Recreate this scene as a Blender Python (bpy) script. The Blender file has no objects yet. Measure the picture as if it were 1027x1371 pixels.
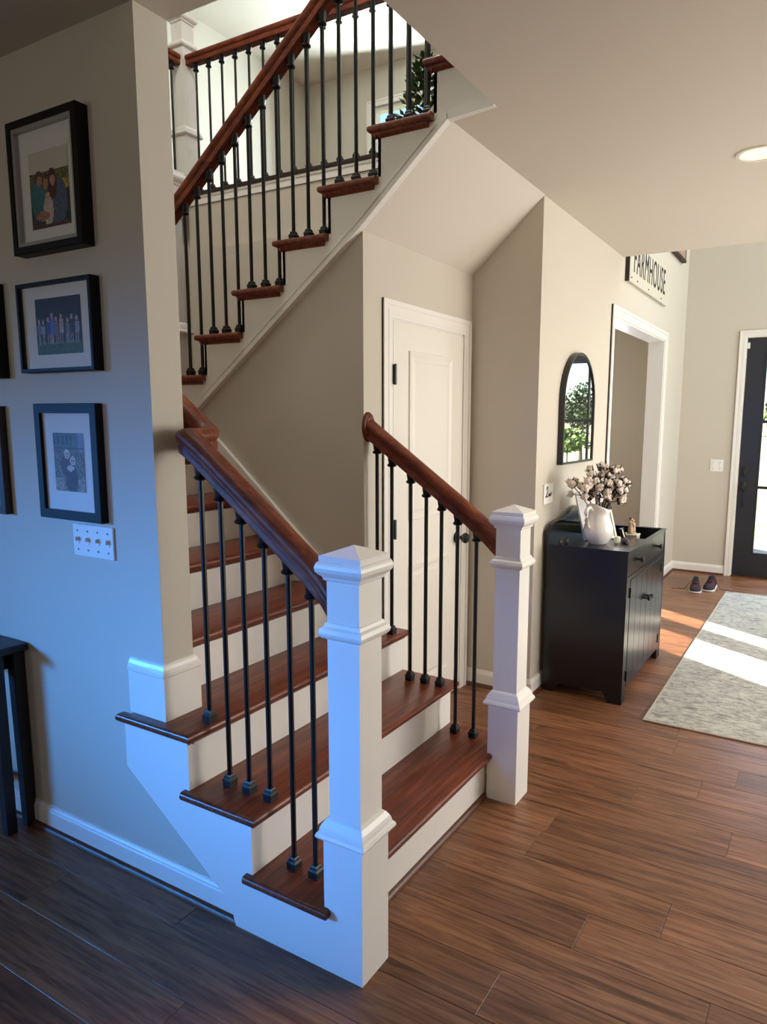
import bpy, bmesh, math, random
from mathutils import Vector, Matrix
random.seed(7)
S = bpy.context.scene
COL = S.collection
# ------------------------------------------------------------------ camera
FW, FH = 1027, 1371
FPX, PPX, PPY = 940.56, 570.18, 699.13
cam_d = bpy.data.cameras.new('camera'); cam = bpy.data.objects.new('camera', cam_d); COL.objects.link(cam)
yaw, pitch, roll = 0.522383, 0.144068, 0.007658
cyw, syw, cp, sp = math.cos(yaw), math.sin(yaw), math.cos(pitch), math.sin(pitch)
fv = Vector((cyw*cp, syw*cp, -sp)); rv = Vector((syw, -cyw, 0)); uv_ = rv.cross(fv)
cr, sr = math.cos(roll), math.sin(roll)
r2 = rv*cr + uv_*sr; u2 = uv_*cr - rv*sr
M = Matrix.Identity(4)
for i in range(3):
    M[i][0], M[i][1], M[i][2] = r2[i], u2[i], -fv[i]
M[0][3], M[1][3], M[2][3] = -1.37117, -0.97283, 1.49824
cam.matrix_world = M
cam_d.sensor_fit = 'AUTO'; cam_d.sensor_width = 36
cam_d.lens = FPX*36/FH
cam_d.shift_x = -(PPX-FW/2)/FH; cam_d.shift_y = (PPY-FH/2)/FH
cam_d.clip_start = 0.05; cam_d.clip_end = 400
S.camera = cam
# ------------------------------------------------------------------ world, sun, window and fill light, exposure
S.view_settings.view_transform = 'Standard'; S.view_settings.look = 'None'
S.view_settings.gamma = 1.0; S.view_settings.use_curve_mapping = False
S.view_settings.exposure = 0.0
W = bpy.data.worlds.new('world'); S.world = W; W.use_nodes = True
wn = W.node_tree.nodes; wl = W.node_tree.links; wn.clear()
SUN_AZ = Vector((0.51, 0.86)).normalized(); SUN_EL = math.radians(27)
sky = wn.new('ShaderNodeTexSky'); sky.sky_type = 'NISHITA'; sky.sun_disc = False
sky.sun_elevation = SUN_EL; sky.sun_rotation = math.atan2(-SUN_AZ.x, -SUN_AZ.y)
sky.air_density = 1.0; sky.dust_density = 0.6; sky.ozone_density = 2.0
bg = wn.new('ShaderNodeBackground'); bg.inputs[1].default_value = 0.36
wo = wn.new('ShaderNodeOutputWorld')
wl.new(sky.outputs[0], bg.inputs[0]); wl.new(bg.outputs[0], wo.inputs[0])
sd = bpy.data.lights.new('sun', 'SUN'); sd.energy = 30; sd.angle = 0.009; sd.color = (1, .93, .82)
so = bpy.data.objects.new('sun', sd); COL.objects.link(so)
dv = Vector((SUN_AZ.x*math.cos(SUN_EL), SUN_AZ.y*math.cos(SUN_EL), -math.sin(SUN_EL)))
so.rotation_euler = dv.to_track_quat('-Z', 'Y').to_euler()
def area(name, loc, aim, sx, sy, power, color, spread=180):
    d = bpy.data.lights.new(name, 'AREA'); d.shape = 'RECTANGLE'; d.size = sx; d.size_y = sy
    d.energy = power; d.color = color; d.spread = math.radians(spread)
    o = bpy.data.objects.new(name, d); COL.objects.link(o); o.location = loc
    o.rotation_euler = (Vector(aim)-Vector(loc)).to_track_quat('-Z', 'Y').to_euler()
    return o
# area lamps standing for window daylight, some without an opening; fill lamps are added
area('window_light_north', (-3.8, 4.45, 1.70), (0, .6, .60), 1.8, .8, 15, (.035, .30, .95), 25)
area('fill_light_newel', (-5.4, 1.2, 1.5), (1.1, .06, .7), 1.0, 1.0, 1.8, (.13, .34, 1), 20)  # added narrow blue beam that tints the far newel; no window there
area('fill_light_left_wall', (-5.4, 3.0, 1.0), (0, 1.0, 2.2), 1.6, 1.0, 5, (1, .95, .78), 80)  # added fill that lifts the upper left wall; no window there
area('fill_light_southwest', (-5.3, -1.7, 1.6), (1.2, .6, 1.9), 1.6, 1.4, 6, (1, .88, .80), 90)  # added warm fill for the shaded west-facing walls; no window there
area('window_light_south', (2.7, -3.1, 1.5), (1.9, 1, 1.4), 1.5, 1.7, 100, (1, .95, .88))
area('fill_light_hall', (4.8, -3.1, 1.5), (4.6, 1, 1.5), 1.4, 1.7, 46, (.92, .98, 1))  # added fill for the foyer; the wall behind has no opening
area('window_light_front_door', (6.9, -.63, 2.75), (4.5, -.6, 0), 1.2, .7, 85, (.68, .84, 1), 120)
area('fill_light_back_room', (5.8, 1.15, 1.5), (3.6, 1.6, 1.3), .5, 1.4, 22, (.92, .96, 1))  # added lamp brightening the back room; that room has no window
area('window_light_upstairs', (5.9, 3.55, 4.5), (2, 2.5, 4.2), 1.0, 1.3, 170, (.80, .96, 1))
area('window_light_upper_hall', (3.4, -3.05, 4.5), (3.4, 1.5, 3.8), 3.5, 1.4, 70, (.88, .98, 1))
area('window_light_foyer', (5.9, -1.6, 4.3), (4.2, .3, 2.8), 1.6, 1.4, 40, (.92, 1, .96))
S.cycles.max_bounces = 8; S.cycles.diffuse_bounces = 5; S.cycles.glossy_bounces = 4
S.cycles.transparent_max_bounces = 12; S.cycles.sample_clamp_indirect = 6
S.cycles.caustics_reflective = False; S.cycles.caustics_refractive = False
S.cycles.use_denoising = True

# ------------------------------------------------------------------ helpers
def new_mat(name):
    m = bpy.data.materials.new(name); m.use_nodes = True
    nt = m.node_tree; return m, nt, nt.nodes['Principled BSDF']
def srgb(r, g, b):
    f = lambda c: (c/255/12.92) if c/255 <= .04045 else ((c/255+.055)/1.055)**2.4
    return (f(r), f(g), f(b), 1)
def mat(name, col, rough=.5, metal=0, spec=.5, bump=0, bscale=60, var=0, coat=0):
    m, nt, b = new_mat(name)
    b.inputs['Base Color'].default_value = col; b.inputs['Roughness'].default_value = rough
    b.inputs['Metallic'].default_value = metal; b.inputs['Specular IOR Level'].default_value = spec
    b.inputs['Coat Weight'].default_value = coat
    if bump or var:
        geo = nt.nodes.new('ShaderNodeNewGeometry'); no = nt.nodes.new('ShaderNodeTexNoise')
        no.inputs['Scale'].default_value = bscale; no.inputs['Detail'].default_value = 4
        nt.links.new(geo.outputs['Position'], no.inputs['Vector'])
        if bump:
            bp = nt.nodes.new('ShaderNodeBump'); bp.inputs['Strength'].default_value = bump; bp.inputs['Distance'].default_value = .01
            nt.links.new(no.outputs['Fac'], bp.inputs['Height']); nt.links.new(bp.outputs[0], b.inputs['Normal'])
        if var:
            mx = nt.nodes.new('ShaderNodeMixRGB'); mx.inputs[1].default_value = col
            mx.inputs[2].default_value = tuple(c*(1-var) for c in col[:3])+(1,)
            nt.links.new(no.outputs['Fac'], mx.inputs[0]); nt.links.new(mx.outputs[0], b.inputs['Base Color'])
    return m
def wood(name, dark, mid, light, scale, rough=.3, strip=None, bump=.15, spec=.5, joint=0):
    m, nt, b = new_mat(name); N = nt.nodes.new; L = nt.links.new
    geo = N('ShaderNodeNewGeometry'); oi = N('ShaderNodeObjectInfo')
    off = N('ShaderNodeVectorMath'); off.operation = 'SCALE'; off.inputs[0].default_value = (31, 17, 23)
    L(oi.outputs['Random'], off.inputs['Scale'])
    mp = N('ShaderNodeVectorMath'); mp.operation = 'MULTIPLY'; mp.inputs[1].default_value = scale
    L(geo.outputs['Position'], mp.inputs[0])
    ad = N('ShaderNodeVectorMath'); L(mp.outputs[0], ad.inputs[0]); L(off.outputs[0], ad.inputs[1])
    n1 = N('ShaderNodeTexNoise'); n1.inputs['Scale'].default_value = 1; n1.inputs['Detail'].default_value = 6
    n1.inputs['Roughness'].default_value = .65; n1.inputs['Distortion'].default_value = .6
    L(ad.outputs[0], n1.inputs['Vector'])
    cr_ = N('ShaderNodeValToRGB'); e = cr_.color_ramp.elements
    e[0].position = .30; e[0].color = dark; e[1].position = .72; e[1].color = light
    k = e.new(.5); k.color = mid
    L(n1.outputs['Fac'], cr_.inputs[0]); col = cr_.outputs[0]
    if strip:
        mx = N('ShaderNodeMixRGB'); mx.blend_type = 'MULTIPLY'; mx.inputs[0].default_value = 1
        rr = N('ShaderNodeMapRange'); rr.inputs['To Min'].default_value = strip[0]; rr.inputs['To Max'].default_value = strip[1]
        L(oi.outputs['Random'], rr.inputs['Value']); L(col, mx.inputs[1]); L(rr.outputs[0], mx.inputs[2]); col = mx.outputs[0]
        # dark scraped flecks
        v = N('ShaderNodeTexNoise'); v.inputs['Scale'].default_value = .55; v.inputs['Detail'].default_value = 8; v.inputs['Distortion'].default_value = 2.2
        L(ad.outputs[0], v.inputs['Vector'])
        r3 = N('ShaderNodeValToRGB'); q = r3.color_ramp.elements; q[0].position = .34; q[0].color = (.38, .34, .30, 1); q[1].position = .42; q[1].color = (1, 1, 1, 1)
        m2 = N('ShaderNodeMixRGB'); m2.blend_type = 'MULTIPLY'; m2.inputs[0].default_value = .8
        L(v.outputs['Fac'], r3.inputs[0]); L(col, m2.inputs[1]); L(r3.outputs[0], m2.inputs[2]); col = m2.outputs[0]
    L(col, b.inputs['Base Color'])
    b.inputs['Roughness'].default_value = rough; b.inputs['Specular IOR Level'].default_value = spec
    bp = N('ShaderNodeBump'); bp.inputs['Strength'].default_value = bump; bp.inputs['Distance'].default_value = .004
    L(n1.outputs['Fac'], bp.inputs['Height']); L(bp.outputs[0], b.inputs['Normal'])
    return m
MT = {}
MT['wall'] = mat('wall_paint', srgb(203, 196, 183), .75, spec=.3, bump=.04, bscale=180)
MT['ceiling'] = mat('ceiling_paint', srgb(214, 206, 194), .85, spec=.2, bump=.03, bscale=120)
MT['white'] = mat('white_trim_paint', srgb(236, 233, 227), .32, spec=.5)
MT['door_white'] = mat('white_door_paint', srgb(232, 228, 219), .4)
MT['tread'] = wood('stained_oak_tread', srgb(70, 29, 17), srgb(108, 50, 30), srgb(140, 72, 45), (3, 55, 55), .30, bump=.12, spec=.4)
MT['rail'] = wood('stained_oak_rail', srgb(66, 28, 18), srgb(108, 51, 32), srgb(142, 77, 49), (40, 6, 14), .45, bump=.1, spec=.22)
MT['floor'] = wood('scraped_floor_plank', srgb(84, 51, 34), srgb(130, 86, 59), srgb(164, 116, 82), (58, 3.2, 10), .36, strip=(.72, 1.12), bump=.25, spec=.45)
MT['shoe_wood'] = mat('stained_quarter_round', srgb(96, 54, 32), .4, var=.3, bscale=30)
MT['iron'] = mat('black_satin_iron', srgb(15, 13, 13), .42, metal=0, spec=.35)
MT['black'] = mat('black_dresser_paint', srgb(13, 13, 16), .25, spec=.55)
MT['black_in'] = mat('black_dresser_inside', srgb(14, 14, 17), .6)
MT['frame'] = mat('black_frame_paint', srgb(18, 14, 14), .5, spec=.25)
MT['frame_brown'] = mat('dark_walnut_frame', srgb(52, 30, 20), .4, var=.4, bscale=40)
MT['mat_board'] = mat('mat_board', srgb(226, 226, 224), .8)
MT['liner'] = mat('silver_liner', srgb(170, 168, 162), .4, metal=.3)
MT['plastic'] = mat('white_switch_plastic', srgb(238, 238, 234), .3)
MT['screw'] = mat('steel_screw', srgb(120, 122, 126), .5)
MT['blackmetal'] = mat('black_hardware', srgb(16, 16, 17), .35, spec=.6)
MT['ceramic'] = mat('white_glazed_ceramic', srgb(238, 234, 228), .12, spec=.6, coat=.5)
MT['cotton'] = mat('cotton_boll_fluff', srgb(236, 222, 210), .95, bump=.6, bscale=160, var=.18)
MT['husk'] = mat('dry_brown_husk', srgb(62, 42, 34), .85, var=.4, bscale=90)
MT['stem'] = mat('dry_brown_stem', srgb(58, 40, 30), .85)
MT['sign'] = mat('distressed_sign_paint', srgb(208, 202, 186), .75, bump=.15, bscale=40, var=.16)
MT['ink'] = mat('black_sign_paint', srgb(30, 28, 27), .7)
MT['plaque'] = mat('pinkish_barn_wood', srgb(178, 146, 128), .8, bump=.2, bscale=30, var=.25)
MT['plaque_edge'] = mat('dark_wood_edge', srgb(52, 40, 33), .7)
MT['navy'] = mat('front_door_paint', srgb(40, 42, 50), .38)
MT['grass'] = mat('lawn_grass', srgb(170, 174, 132), .95, var=.35, bscale=.7)
MT['bark'] = mat('tree_bark', srgb(88, 76, 66), .9, bump=.5, bscale=8, var=.3)
MT['leaf_dark'] = mat('dark_tree_leaves', srgb(54, 72, 42), .7, var=.5, bscale=3)
MT['leaf_mid'] = mat('green_tree_leaves', srgb(104, 124, 66), .7, var=.4, bscale=3)
MT['leaf_house'] = mat('houseplant_leaves', srgb(70, 96, 44), .5, var=.5, bscale=25)
MT['pot'] = mat('woven_basket', srgb(170, 140, 104), .9, bump=.5, bscale=70, var=.3)
MT['candle'] = mat('cream_wax', srgb(226, 226, 196), .5)
MT['box'] = mat('whitewashed_wood_box', srgb(206, 200, 190), .7, var=.12, bscale=40)
MT['figure'] = mat('carved_resin', srgb(206, 178, 152), .7, var=.25, bscale=60)
MT['hair'] = mat('carved_dark_hair', srgb(84, 56, 40), .7)
MT['stone'] = mat('grey_pebble', srgb(78, 70, 66), .6, var=.4, bscale=60)
MT['silver'] = mat('polished_pewter', srgb(176, 178, 184), .22, metal=.9)
MT['shoe_maroon'] = mat('maroon_shoe_mesh', srgb(74, 24, 32), .85, bump=.3, bscale=400)
MT['shoe_navy'] = mat('navy_shoe_toe', srgb(34, 36, 50), .8, bump=.3, bscale=400)
MT['sole'] = mat('white_shoe_sole', srgb(226, 222, 220), .6)
MT['table'] = mat('dark_brown_table', srgb(36, 28, 26), .4, var=.3, bscale=20)
MT['rug_edge'] = mat('rug_binding', srgb(178, 168, 152), .95)
MT['jamb'] = mat('grey_white_jamb', srgb(228, 228, 226), .4)
MT['subfloor'] = mat('dark_subfloor', srgb(36, 22, 15), .9)
MT['grout'] = MT['subfloor']
def emis(name, col, s):
    m, nt, b = new_mat(name); b.inputs['Base Color'].default_value = col
    b.inputs['Emission Color'].default_value = col; b.inputs['Emission Strength'].default_value = s; return m
MT['lamp'] = emis('lamp_lens', (1, .86, .46, 1), 1.25)
def glass_mat(name, tint=(1, 1, 1, 1), ior=1.45):
    m = bpy.data.materials.new(name); m.use_nodes = True; nt = m.node_tree; nt.nodes.clear()
    o = nt.nodes.new('ShaderNodeOutputMaterial'); mx = nt.nodes.new('ShaderNodeMixShader')
    t = nt.nodes.new('ShaderNodeBsdfTransparent'); t.inputs[0].default_value = tint
    g = nt.nodes.new('ShaderNodeBsdfGlossy'); g.inputs['Roughness'].default_value = .02
    f = nt.nodes.new('ShaderNodeFresnel'); f.inputs[0].default_value = ior
    ge = nt.nodes.new('ShaderNodeNewGeometry'); iv = nt.nodes.new('ShaderNodeMath'); iv.operation = 'SUBTRACT'; iv.inputs[0].default_value = 1
    ml = nt.nodes.new('ShaderNodeMath'); ml.operation = 'MULTIPLY'
    nt.links.new(ge.outputs['Backfacing'], iv.inputs[1]); nt.links.new(iv.outputs[0], ml.inputs[0]); nt.links.new(f.outputs[0], ml.inputs[1])
    nt.links.new(ml.outputs[0], mx.inputs[0]); nt.links.new(t.outputs[0], mx.inputs[1]); nt.links.new(g.outputs[0], mx.inputs[2])
    nt.links.new(mx.outputs[0], o.inputs[0]); return m
MT['glass'] = glass_mat('clear_glass')
MT['mirror'] = mat('mirror_silver', (.86, .9, .9, 1), .01, metal=1)
def rug_mat():
    m, nt, b = new_mat('distressed_rug'); N = nt.nodes.new; L = nt.links.new
    geo = N('ShaderNodeNewGeometry')
    n1 = N('ShaderNodeTexNoise'); n1.inputs['Scale'].default_value = 15; n1.inputs['Detail'].default_value = 10; n1.inputs['Roughness'].default_value = .75; n1.inputs['Distortion'].default_value = 1.5
    sc = N('ShaderNodeVectorMath'); sc.operation = 'MULTIPLY'; sc.inputs[1].default_value = (2.2, .8, 1)
    L(geo.outputs['Position'], sc.inputs[0]); L(sc.outputs[0], n1.inputs['Vector'])
    vo = N('ShaderNodeTexVoronoi'); vo.inputs['Scale'].default_value = 5; vo.feature = 'DISTANCE_TO_EDGE'
    n0 = N('ShaderNodeTexNoise'); n0.inputs['Scale'].default_value = 5; n0.inputs['Detail'].default_value = 4
    L(geo.outputs['Position'], n0.inputs['Vector'])
    a = N('ShaderNodeVectorMath'); a.operation = 'MULTIPLY_ADD'; a.inputs[1].default_value = (.35, .35, .35)
    L(n0.outputs['Color'], a.inputs[0]); L(geo.outputs['Position'], a.inputs[2]); L(a.outputs[0], vo.inputs['Vector'])
    r1 = N('ShaderNodeValToRGB'); e = r1.color_ramp.elements
    e[0].position = .38; e[0].color = srgb(128, 127, 122); e[1].position = .56; e[1].color = srgb(190, 188, 180)
    L(n1.outputs['Fac'], r1.inputs[0])
    r4 = N('ShaderNodeValToRGB'); q = r4.color_ramp.elements
    q[0].position = .03; q[0].color = (.62, .62, .64, 1); q[1].position = .10; q[1].color = (1, 1, 1, 1)
    L(vo.outputs['Distance'], r4.inputs[0])
    mx = N('ShaderNodeMixRGB'); mx.blend_type = 'MULTIPLY'; mx.inputs[0].default_value = .35
    L(r1.outputs[0], mx.inputs[1]); L(r4.outputs[0], mx.inputs[2]); L(mx.outputs[0], b.inputs['Base Color'])
    b.inputs['Roughness'].default_value = .95; b.inputs['Specular IOR Level'].default_value = .1
    n2 = N('ShaderNodeTexNoise'); n2.inputs['Scale'].default_value = 120; L(geo.outputs['Position'], n2.inputs['Vector'])
    bp = N('ShaderNodeBump'); bp.inputs['Strength'].default_value = .6; bp.inputs['Distance'].default_value = .006
    L(n2.outputs['Fac'], bp.inputs['Height']); L(bp.outputs[0], b.inputs['Normal']); return m
MT['rug'] = rug_mat()
def print_mat():
    m, nt, b = new_mat('photo_print'); a = nt.nodes.new('ShaderNodeAttribute'); a.attribute_name = 'ink'
    nt.links.new(a.outputs['Color'], b.inputs['Base Color']); b.inputs['Roughness'].default_value = .5; return m
MT['print'] = print_mat()

# ---- mesh building
def BM(): return bmesh.new()
def box(bm, x0, x1, y0, y1, z0, z1, bev=0, seg=1):
    vs = [bm.verts.new((x, y, z)) for z in (z0, z1) for y in (y0, y1) for x in (x0, x1)]
    f = [bm.faces.new([vs[i] for i in q]) for q in ((0, 2, 3, 1), (4, 5, 7, 6), (0, 1, 5, 4), (2, 6, 7, 3), (0, 4, 6, 2), (1, 3, 7, 5))]
    if bev:
        es = list({e for q in f for e in q.edges})
        bmesh.ops.bevel(bm, geom=es, offset=bev, segments=seg, affect='EDGES', profile=.5)
    return f
def prism(bm, pts, axis, a0, a1):
    """polygon pts (in the two other axes, order kept) extruded along axis"""
    def P(p, a):
        return {'x': (a, p[0], p[1]), 'y': (p[0], a, p[1]), 'z': (p[0], p[1], a)}[axis]
    A = [bm.verts.new(P(p, a0)) for p in pts]; B = [bm.verts.new(P(p, a1)) for p in pts]
    n = len(pts)
    fs = [bm.faces.new(A), bm.faces.new(B[::-1])]
    for i in range(n): fs.append(bm.faces.new((A[i], B[i], B[(i+1) % n], A[(i+1) % n])))
    for f in fs: f.normal_update()
    bmesh.ops.triangulate(bm, faces=fs[:2])
def lathe(bm, c, prof, n=24, sx=1, sy=1, rot=0, caps=True):
    rings = []
    for r, z in prof:
        rings.append([bm.verts.new((c[0]+sx*r*math.cos(rot+2*math.pi*i/n), c[1]+sy*r*math.sin(rot+2*math.pi*i/n), c[2]+z)) for i in range(n)])
    for a, b in zip(rings, rings[1:]):
        for i in range(n): bm.faces.new((a[i], a[(i+1) % n], b[(i+1) % n], b[i]))
    if caps:
        bm.faces.new(rings[0][::-1]); bm.faces.new(rings[-1])
    return rings
def sq(bm, cx, cy, prof):   # square stacked profile: half-width, z
    lathe(bm, (cx, cy, 0), [(h*math.sqrt(2), z) for h, z in prof], 4, rot=math.pi/4)
def tube(bm, path, r, n=8, caps=True):
    path = [Vector(p) for p in path]; rings = []
    for i, p in enumerate(path):
        t = (path[min(i+1, len(path)-1)]-path[max(i-1, 0)]).normalized()
        s = t.cross(Vector((0, 0, 1)));
        if s.length < 1e-3: s = Vector((1, 0, 0))
        s.normalize(); u = s.cross(t)
        rr = r[i] if isinstance(r, (list, tuple)) else r
        rings.append([bm.verts.new(p+s*rr*math.cos(2*math.pi*k/n)+u*rr*math.sin(2*math.pi*k/n)) for k in range(n)])
    for a, b in zip(rings, rings[1:]):
        for k in range(n): bm.faces.new((a[k], a[(k+1) % n], b[(k+1) % n], b[k]))
    if caps: bm.faces.new(rings[0][::-1]); bm.faces.new(rings[-1])
def sweep(bm, path, prof):
    """profile (side, up) swept along a 3-D path, up stays vertical"""
    path = [Vector(p) for p in path]; rings = []
    for i, p in enumerate(path):
        a = (p-path[i-1]).normalized() if i else None
        b = (path[i+1]-p).normalized() if i < len(path)-1 else None
        def hn(t):
            h = Vector((t.x, t.y, 0)); return h.normalized() if h.length > 1e-6 else Vector((0, 1, 0))
        ha = hn(a if a else b); hb = hn(b if b else a)
        s1 = Vector((ha.y, -ha.x, 0)); s2 = Vector((hb.y, -hb.x, 0))
        s = (s1+s2); s = s.normalized()/max(.3, math.cos(s1.angle(s2, 0)/2)) if s.length > 1e-4 else s1
        t = ((a if a else b)+(b if b else a)).normalized()
        rise = max(.35, math.sqrt(t.x**2+t.y**2))
        rings.append([bm.verts.new(p+s*q[0]+Vector((0, 0, q[1]/rise))) for q in prof])
    n = len(prof)
    for a, b in zip(rings, rings[1:]):
        for k in range(n): bm.faces.new((a[k], a[(k+1) % n], b[(k+1) % n], b[k]))
    bm.faces.new(rings[0][::-1]); bm.faces.new(rings[-1])
def blob(bm, c, r, sub=1, jit=0, sc=(1, 1, 1)):
    q = bmesh.ops.create_icosphere(bm, subdivisions=sub, radius=1)
    for v in q['verts']:
        k = 1+random.uniform(-jit, jit)
        v.co = Vector((c[0]+v.co.x*r*sc[0]*k, c[1]+v.co.y*r*sc[1]*k, c[2]+v.co.z*r*sc[2]*k))
def root_of(p):
    v = Vector((0, 0, 0))
    while p is not None: v += p.location; p = p.parent
    return v
def obj(name, bm, m, parent=None, smooth=False, loc=None, local=False):
    """one mesh object; vertices are given in room coordinates unless local"""
    bmesh.ops.recalc_face_normals(bm, faces=bm.faces)
    me = bpy.data.meshes.new(name)
    base = root_of(parent)
    if not local:
        o0 = Vector(loc) if loc else base
        bmesh.ops.translate(bm, verts=bm.verts, vec=-o0)
    bm.to_mesh(me); bm.free(); me.materials.append(m)
    if smooth:
        for p in me.polygons: p.use_smooth = True
        if smooth != 'full':
            try: me.set_sharp_from_angle(angle=math.radians(40))
            except Exception: pass
    o = bpy.data.objects.new(name, me); COL.objects.link(o)
    if parent: o.parent = parent
    if loc: o.location = Vector(loc)-base
    return o
def inst(name, me, parent, loc, rot=(0, 0, 0)):
    o = bpy.data.objects.new(name, me); COL.objects.link(o)
    if parent: o.parent = parent
    o.location = loc; o.rotation_euler = rot; return o
def thing(name, label, cat, loc=(0, 0, 0), group=None):
    o = bpy.data.objects.new(name, None); COL.objects.link(o); o.location = loc; o.empty_display_size = .05
    o['label'] = label; o['category'] = cat
    if group: o['group'] = group
    return o
def tag(o, label, cat, group=None):
    o['label'] = label; o['category'] = cat
    if group: o['group'] = group
    return o
def struct(name, bm, m, label=None, smooth=False, parent=None):
    o = obj(name, bm, m, parent, smooth)
    if not parent: o['kind'] = 'structure'
    if label: o['label'] = label
    return o
def base_prof(h=.095, t=.013):
    return [(0, 0), (t, 0), (t, h*.76), (t*.75, h*.80), (t*.75, h*.86), (t*.4, h*.92), (t*.3, h), (0, h)]
def molding(bm, path, prof, z=0):     # path in plan, profile grows to the right-hand side of the path
    sweep(bm, [(p[0], p[1], z) for p in path], prof)
QR = [(0, 0), (.015, 0), (.0145, .006), (.011, .012), (.006, .0165), (0, .018)]
QRo = [(.013+a, b) for a, b in QR]

# ------------------------------------------------------------------ key dimensions (metres)
H = .19; G = .25; NOSE = .033; TT = .027
yr = lambda k: .137+G*(k-1)            # front of riser k, lower flight
zu = lambda n: 1.52+(n-8)*.1858        # tread top n, upper flight
yu = lambda n: .42+G*(15-n)            # riser below tread n, upper flight
XS, XR, XU = .013, 1.215, 1.083
XL0, XL1 = .026, .140                  # left wall
YW = .757; Y0 = .370; X2 = 2.118; X3 = 2.205; XE = 6.025; ZC = 2.613; YO = .167
ZU0 = 3.006; ZUC = 5.585; YB = 2.98; YS = -3.2; XW = -5.5; YN = 4.6; YUB = 5.07

# ------------------------------------------------------------------ floor
bm = BM(); box(bm, XW, XE+.02, YS, YN, -.12, -.012)
floor = struct('floor', bm, MT['subfloor'], 'brown hand-scraped wood plank floor')
PW = .172; PX = .076
def plank_mesh(w, l):
    bm = BM(); g = .0007; c = .0009
    a = [(-w/2+g, -l/2+g), (w/2-g, -l/2+g), (w/2-g, l/2-g), (-w/2+g, l/2-g)]
    top = [bm.verts.new((x-(c if x > 0 else -c), y-(c if y > 0 else -c), 0)) for x, y in a]
    mid = [bm.verts.new((x, y, -c)) for x, y in a]; bot = [bm.verts.new((x, y, -.012)) for x, y in a]
    bm.faces.new(top)
    for p, q in ((top, mid), (mid, bot)):
        for i in range(4): bm.faces.new((p[i], q[i], q[(i+1) % 4], p[(i+1) % 4]))
    return bm
fixed_joint = {3: [-.644], 6: [-.761], 7: [-.382], 1: [-.808], 0: [-.297], -1: [-.9, .62]}
cache = {}; used = []
rp = random.Random(3)
for k in range(-9, 35):
    x0 = PX+PW*k; xc = x0+PW/2
    if x0 > XE: break
    ya, yb = (-1.5, 2.35) if xc < .1 else ((-1.9, .76) if xc < 2.3 else (-2.3, .38))
    js = fixed_joint.get(k, [rp.uniform(-.9, .2)])
    ys = sorted(js); L = 1.22
    lo = ys[0]
    while lo > ya: lo -= rp.choice((.92, 1.22, 1.22)); ys.insert(0, lo)
    hi = ys[-1]
    while hi < yb: hi += rp.choice((.92, 1.22, 1.22)); ys.append(hi)
    w = min(PW, XE-x0)
    for a, b in zip(ys, ys[1:]):
        key = (round(w, 3), round(b-a, 3))
        if key not in cache:
            me = bpy.data.meshes.new('plank'); q = plank_mesh(w, b-a); q.normal_update()
            bmesh.ops.recalc_face_normals(q, faces=q.faces); q.to_mesh(me); q.free(); me.materials.append(MT['floor']); cache[key] = me
        inst('plank', cache[key], floor, (x0+w/2, (a+b)/2, 0))
    used.append((x0, x0+w, ys[0], ys[-1]))
bm = BM()
def strips(xa, xb, y0, y1):
    if y1-y0 < .02: return
    y = y0
    while y < y1-1e-6:
        e = min(y1, y+rp.choice((.92, 1.22)))
        if y1-e < .2: e = y1
        t = plank_mesh(xb-xa, e-y); bmesh.ops.translate(t, verts=t.verts, vec=((xa+xb)/2, (y+e)/2, 0))
        tm = bpy.data.meshes.new('t'); t.to_mesh(tm); t.free(); bm.from_mesh(tm); bpy.data.meshes.remove(tm); y = e
for xa, xb, a, b in used:
    strips(xa, xb, YS, a); strips(xa, xb, b, YN)
k = -10
while PX+PW*k > XW:
    strips(PX+PW*k, PX+PW*(k+1), YS, YN); k -= 1
o = obj('planks_beyond', bm, MT['floor'], floor); o['kind'] = 'stuff'

# ------------------------------------------------------------------ walls, ceilings
def wall(name, boxes, label=None, m='wall'):
    bm = BM()
    for b in boxes: box(bm, *b)
    return struct(name, bm, MT[m], label)
wall('wall_left', [(XL0, XL1, YW, YN, 0, ZC), (XL0, XL1-.02, .46, YW, 0, .335)],
     'greige wall on the left that carries the picture frames')
wall('wall_left_upper', [(XL0, XL1, YB+.12, YUB, ZC, ZUC), (XL0, XL1, YS, YB+.12, ZC+.012, ZUC)], 'greige wall upstairs on the left')
wall('wall_stairwell', [(XU+.017, XU+.12, YW+.0, YB, 0, 2.25)], 'shaded greige wall under the upper flight')
# trim that top to the slope of the flight
bpy.data.objects.remove(bpy.data.objects['wall_stairwell'])
zst = lambda y: 2.262-(.743 if y > YW else .836)*(y-YW)      # underside line of the upper flight
bm = BM(); prism(bm, [(YW+.10, 0), (YB, 0), (YB, max(.55, zst(YB))), (YW+.10, zst(YW+.10)+.004)], 'x', XU+.017, XU+.12)
struct('wall_stairwell', bm, MT['wall'], 'shaded greige wall under the upper stair flight')
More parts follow.
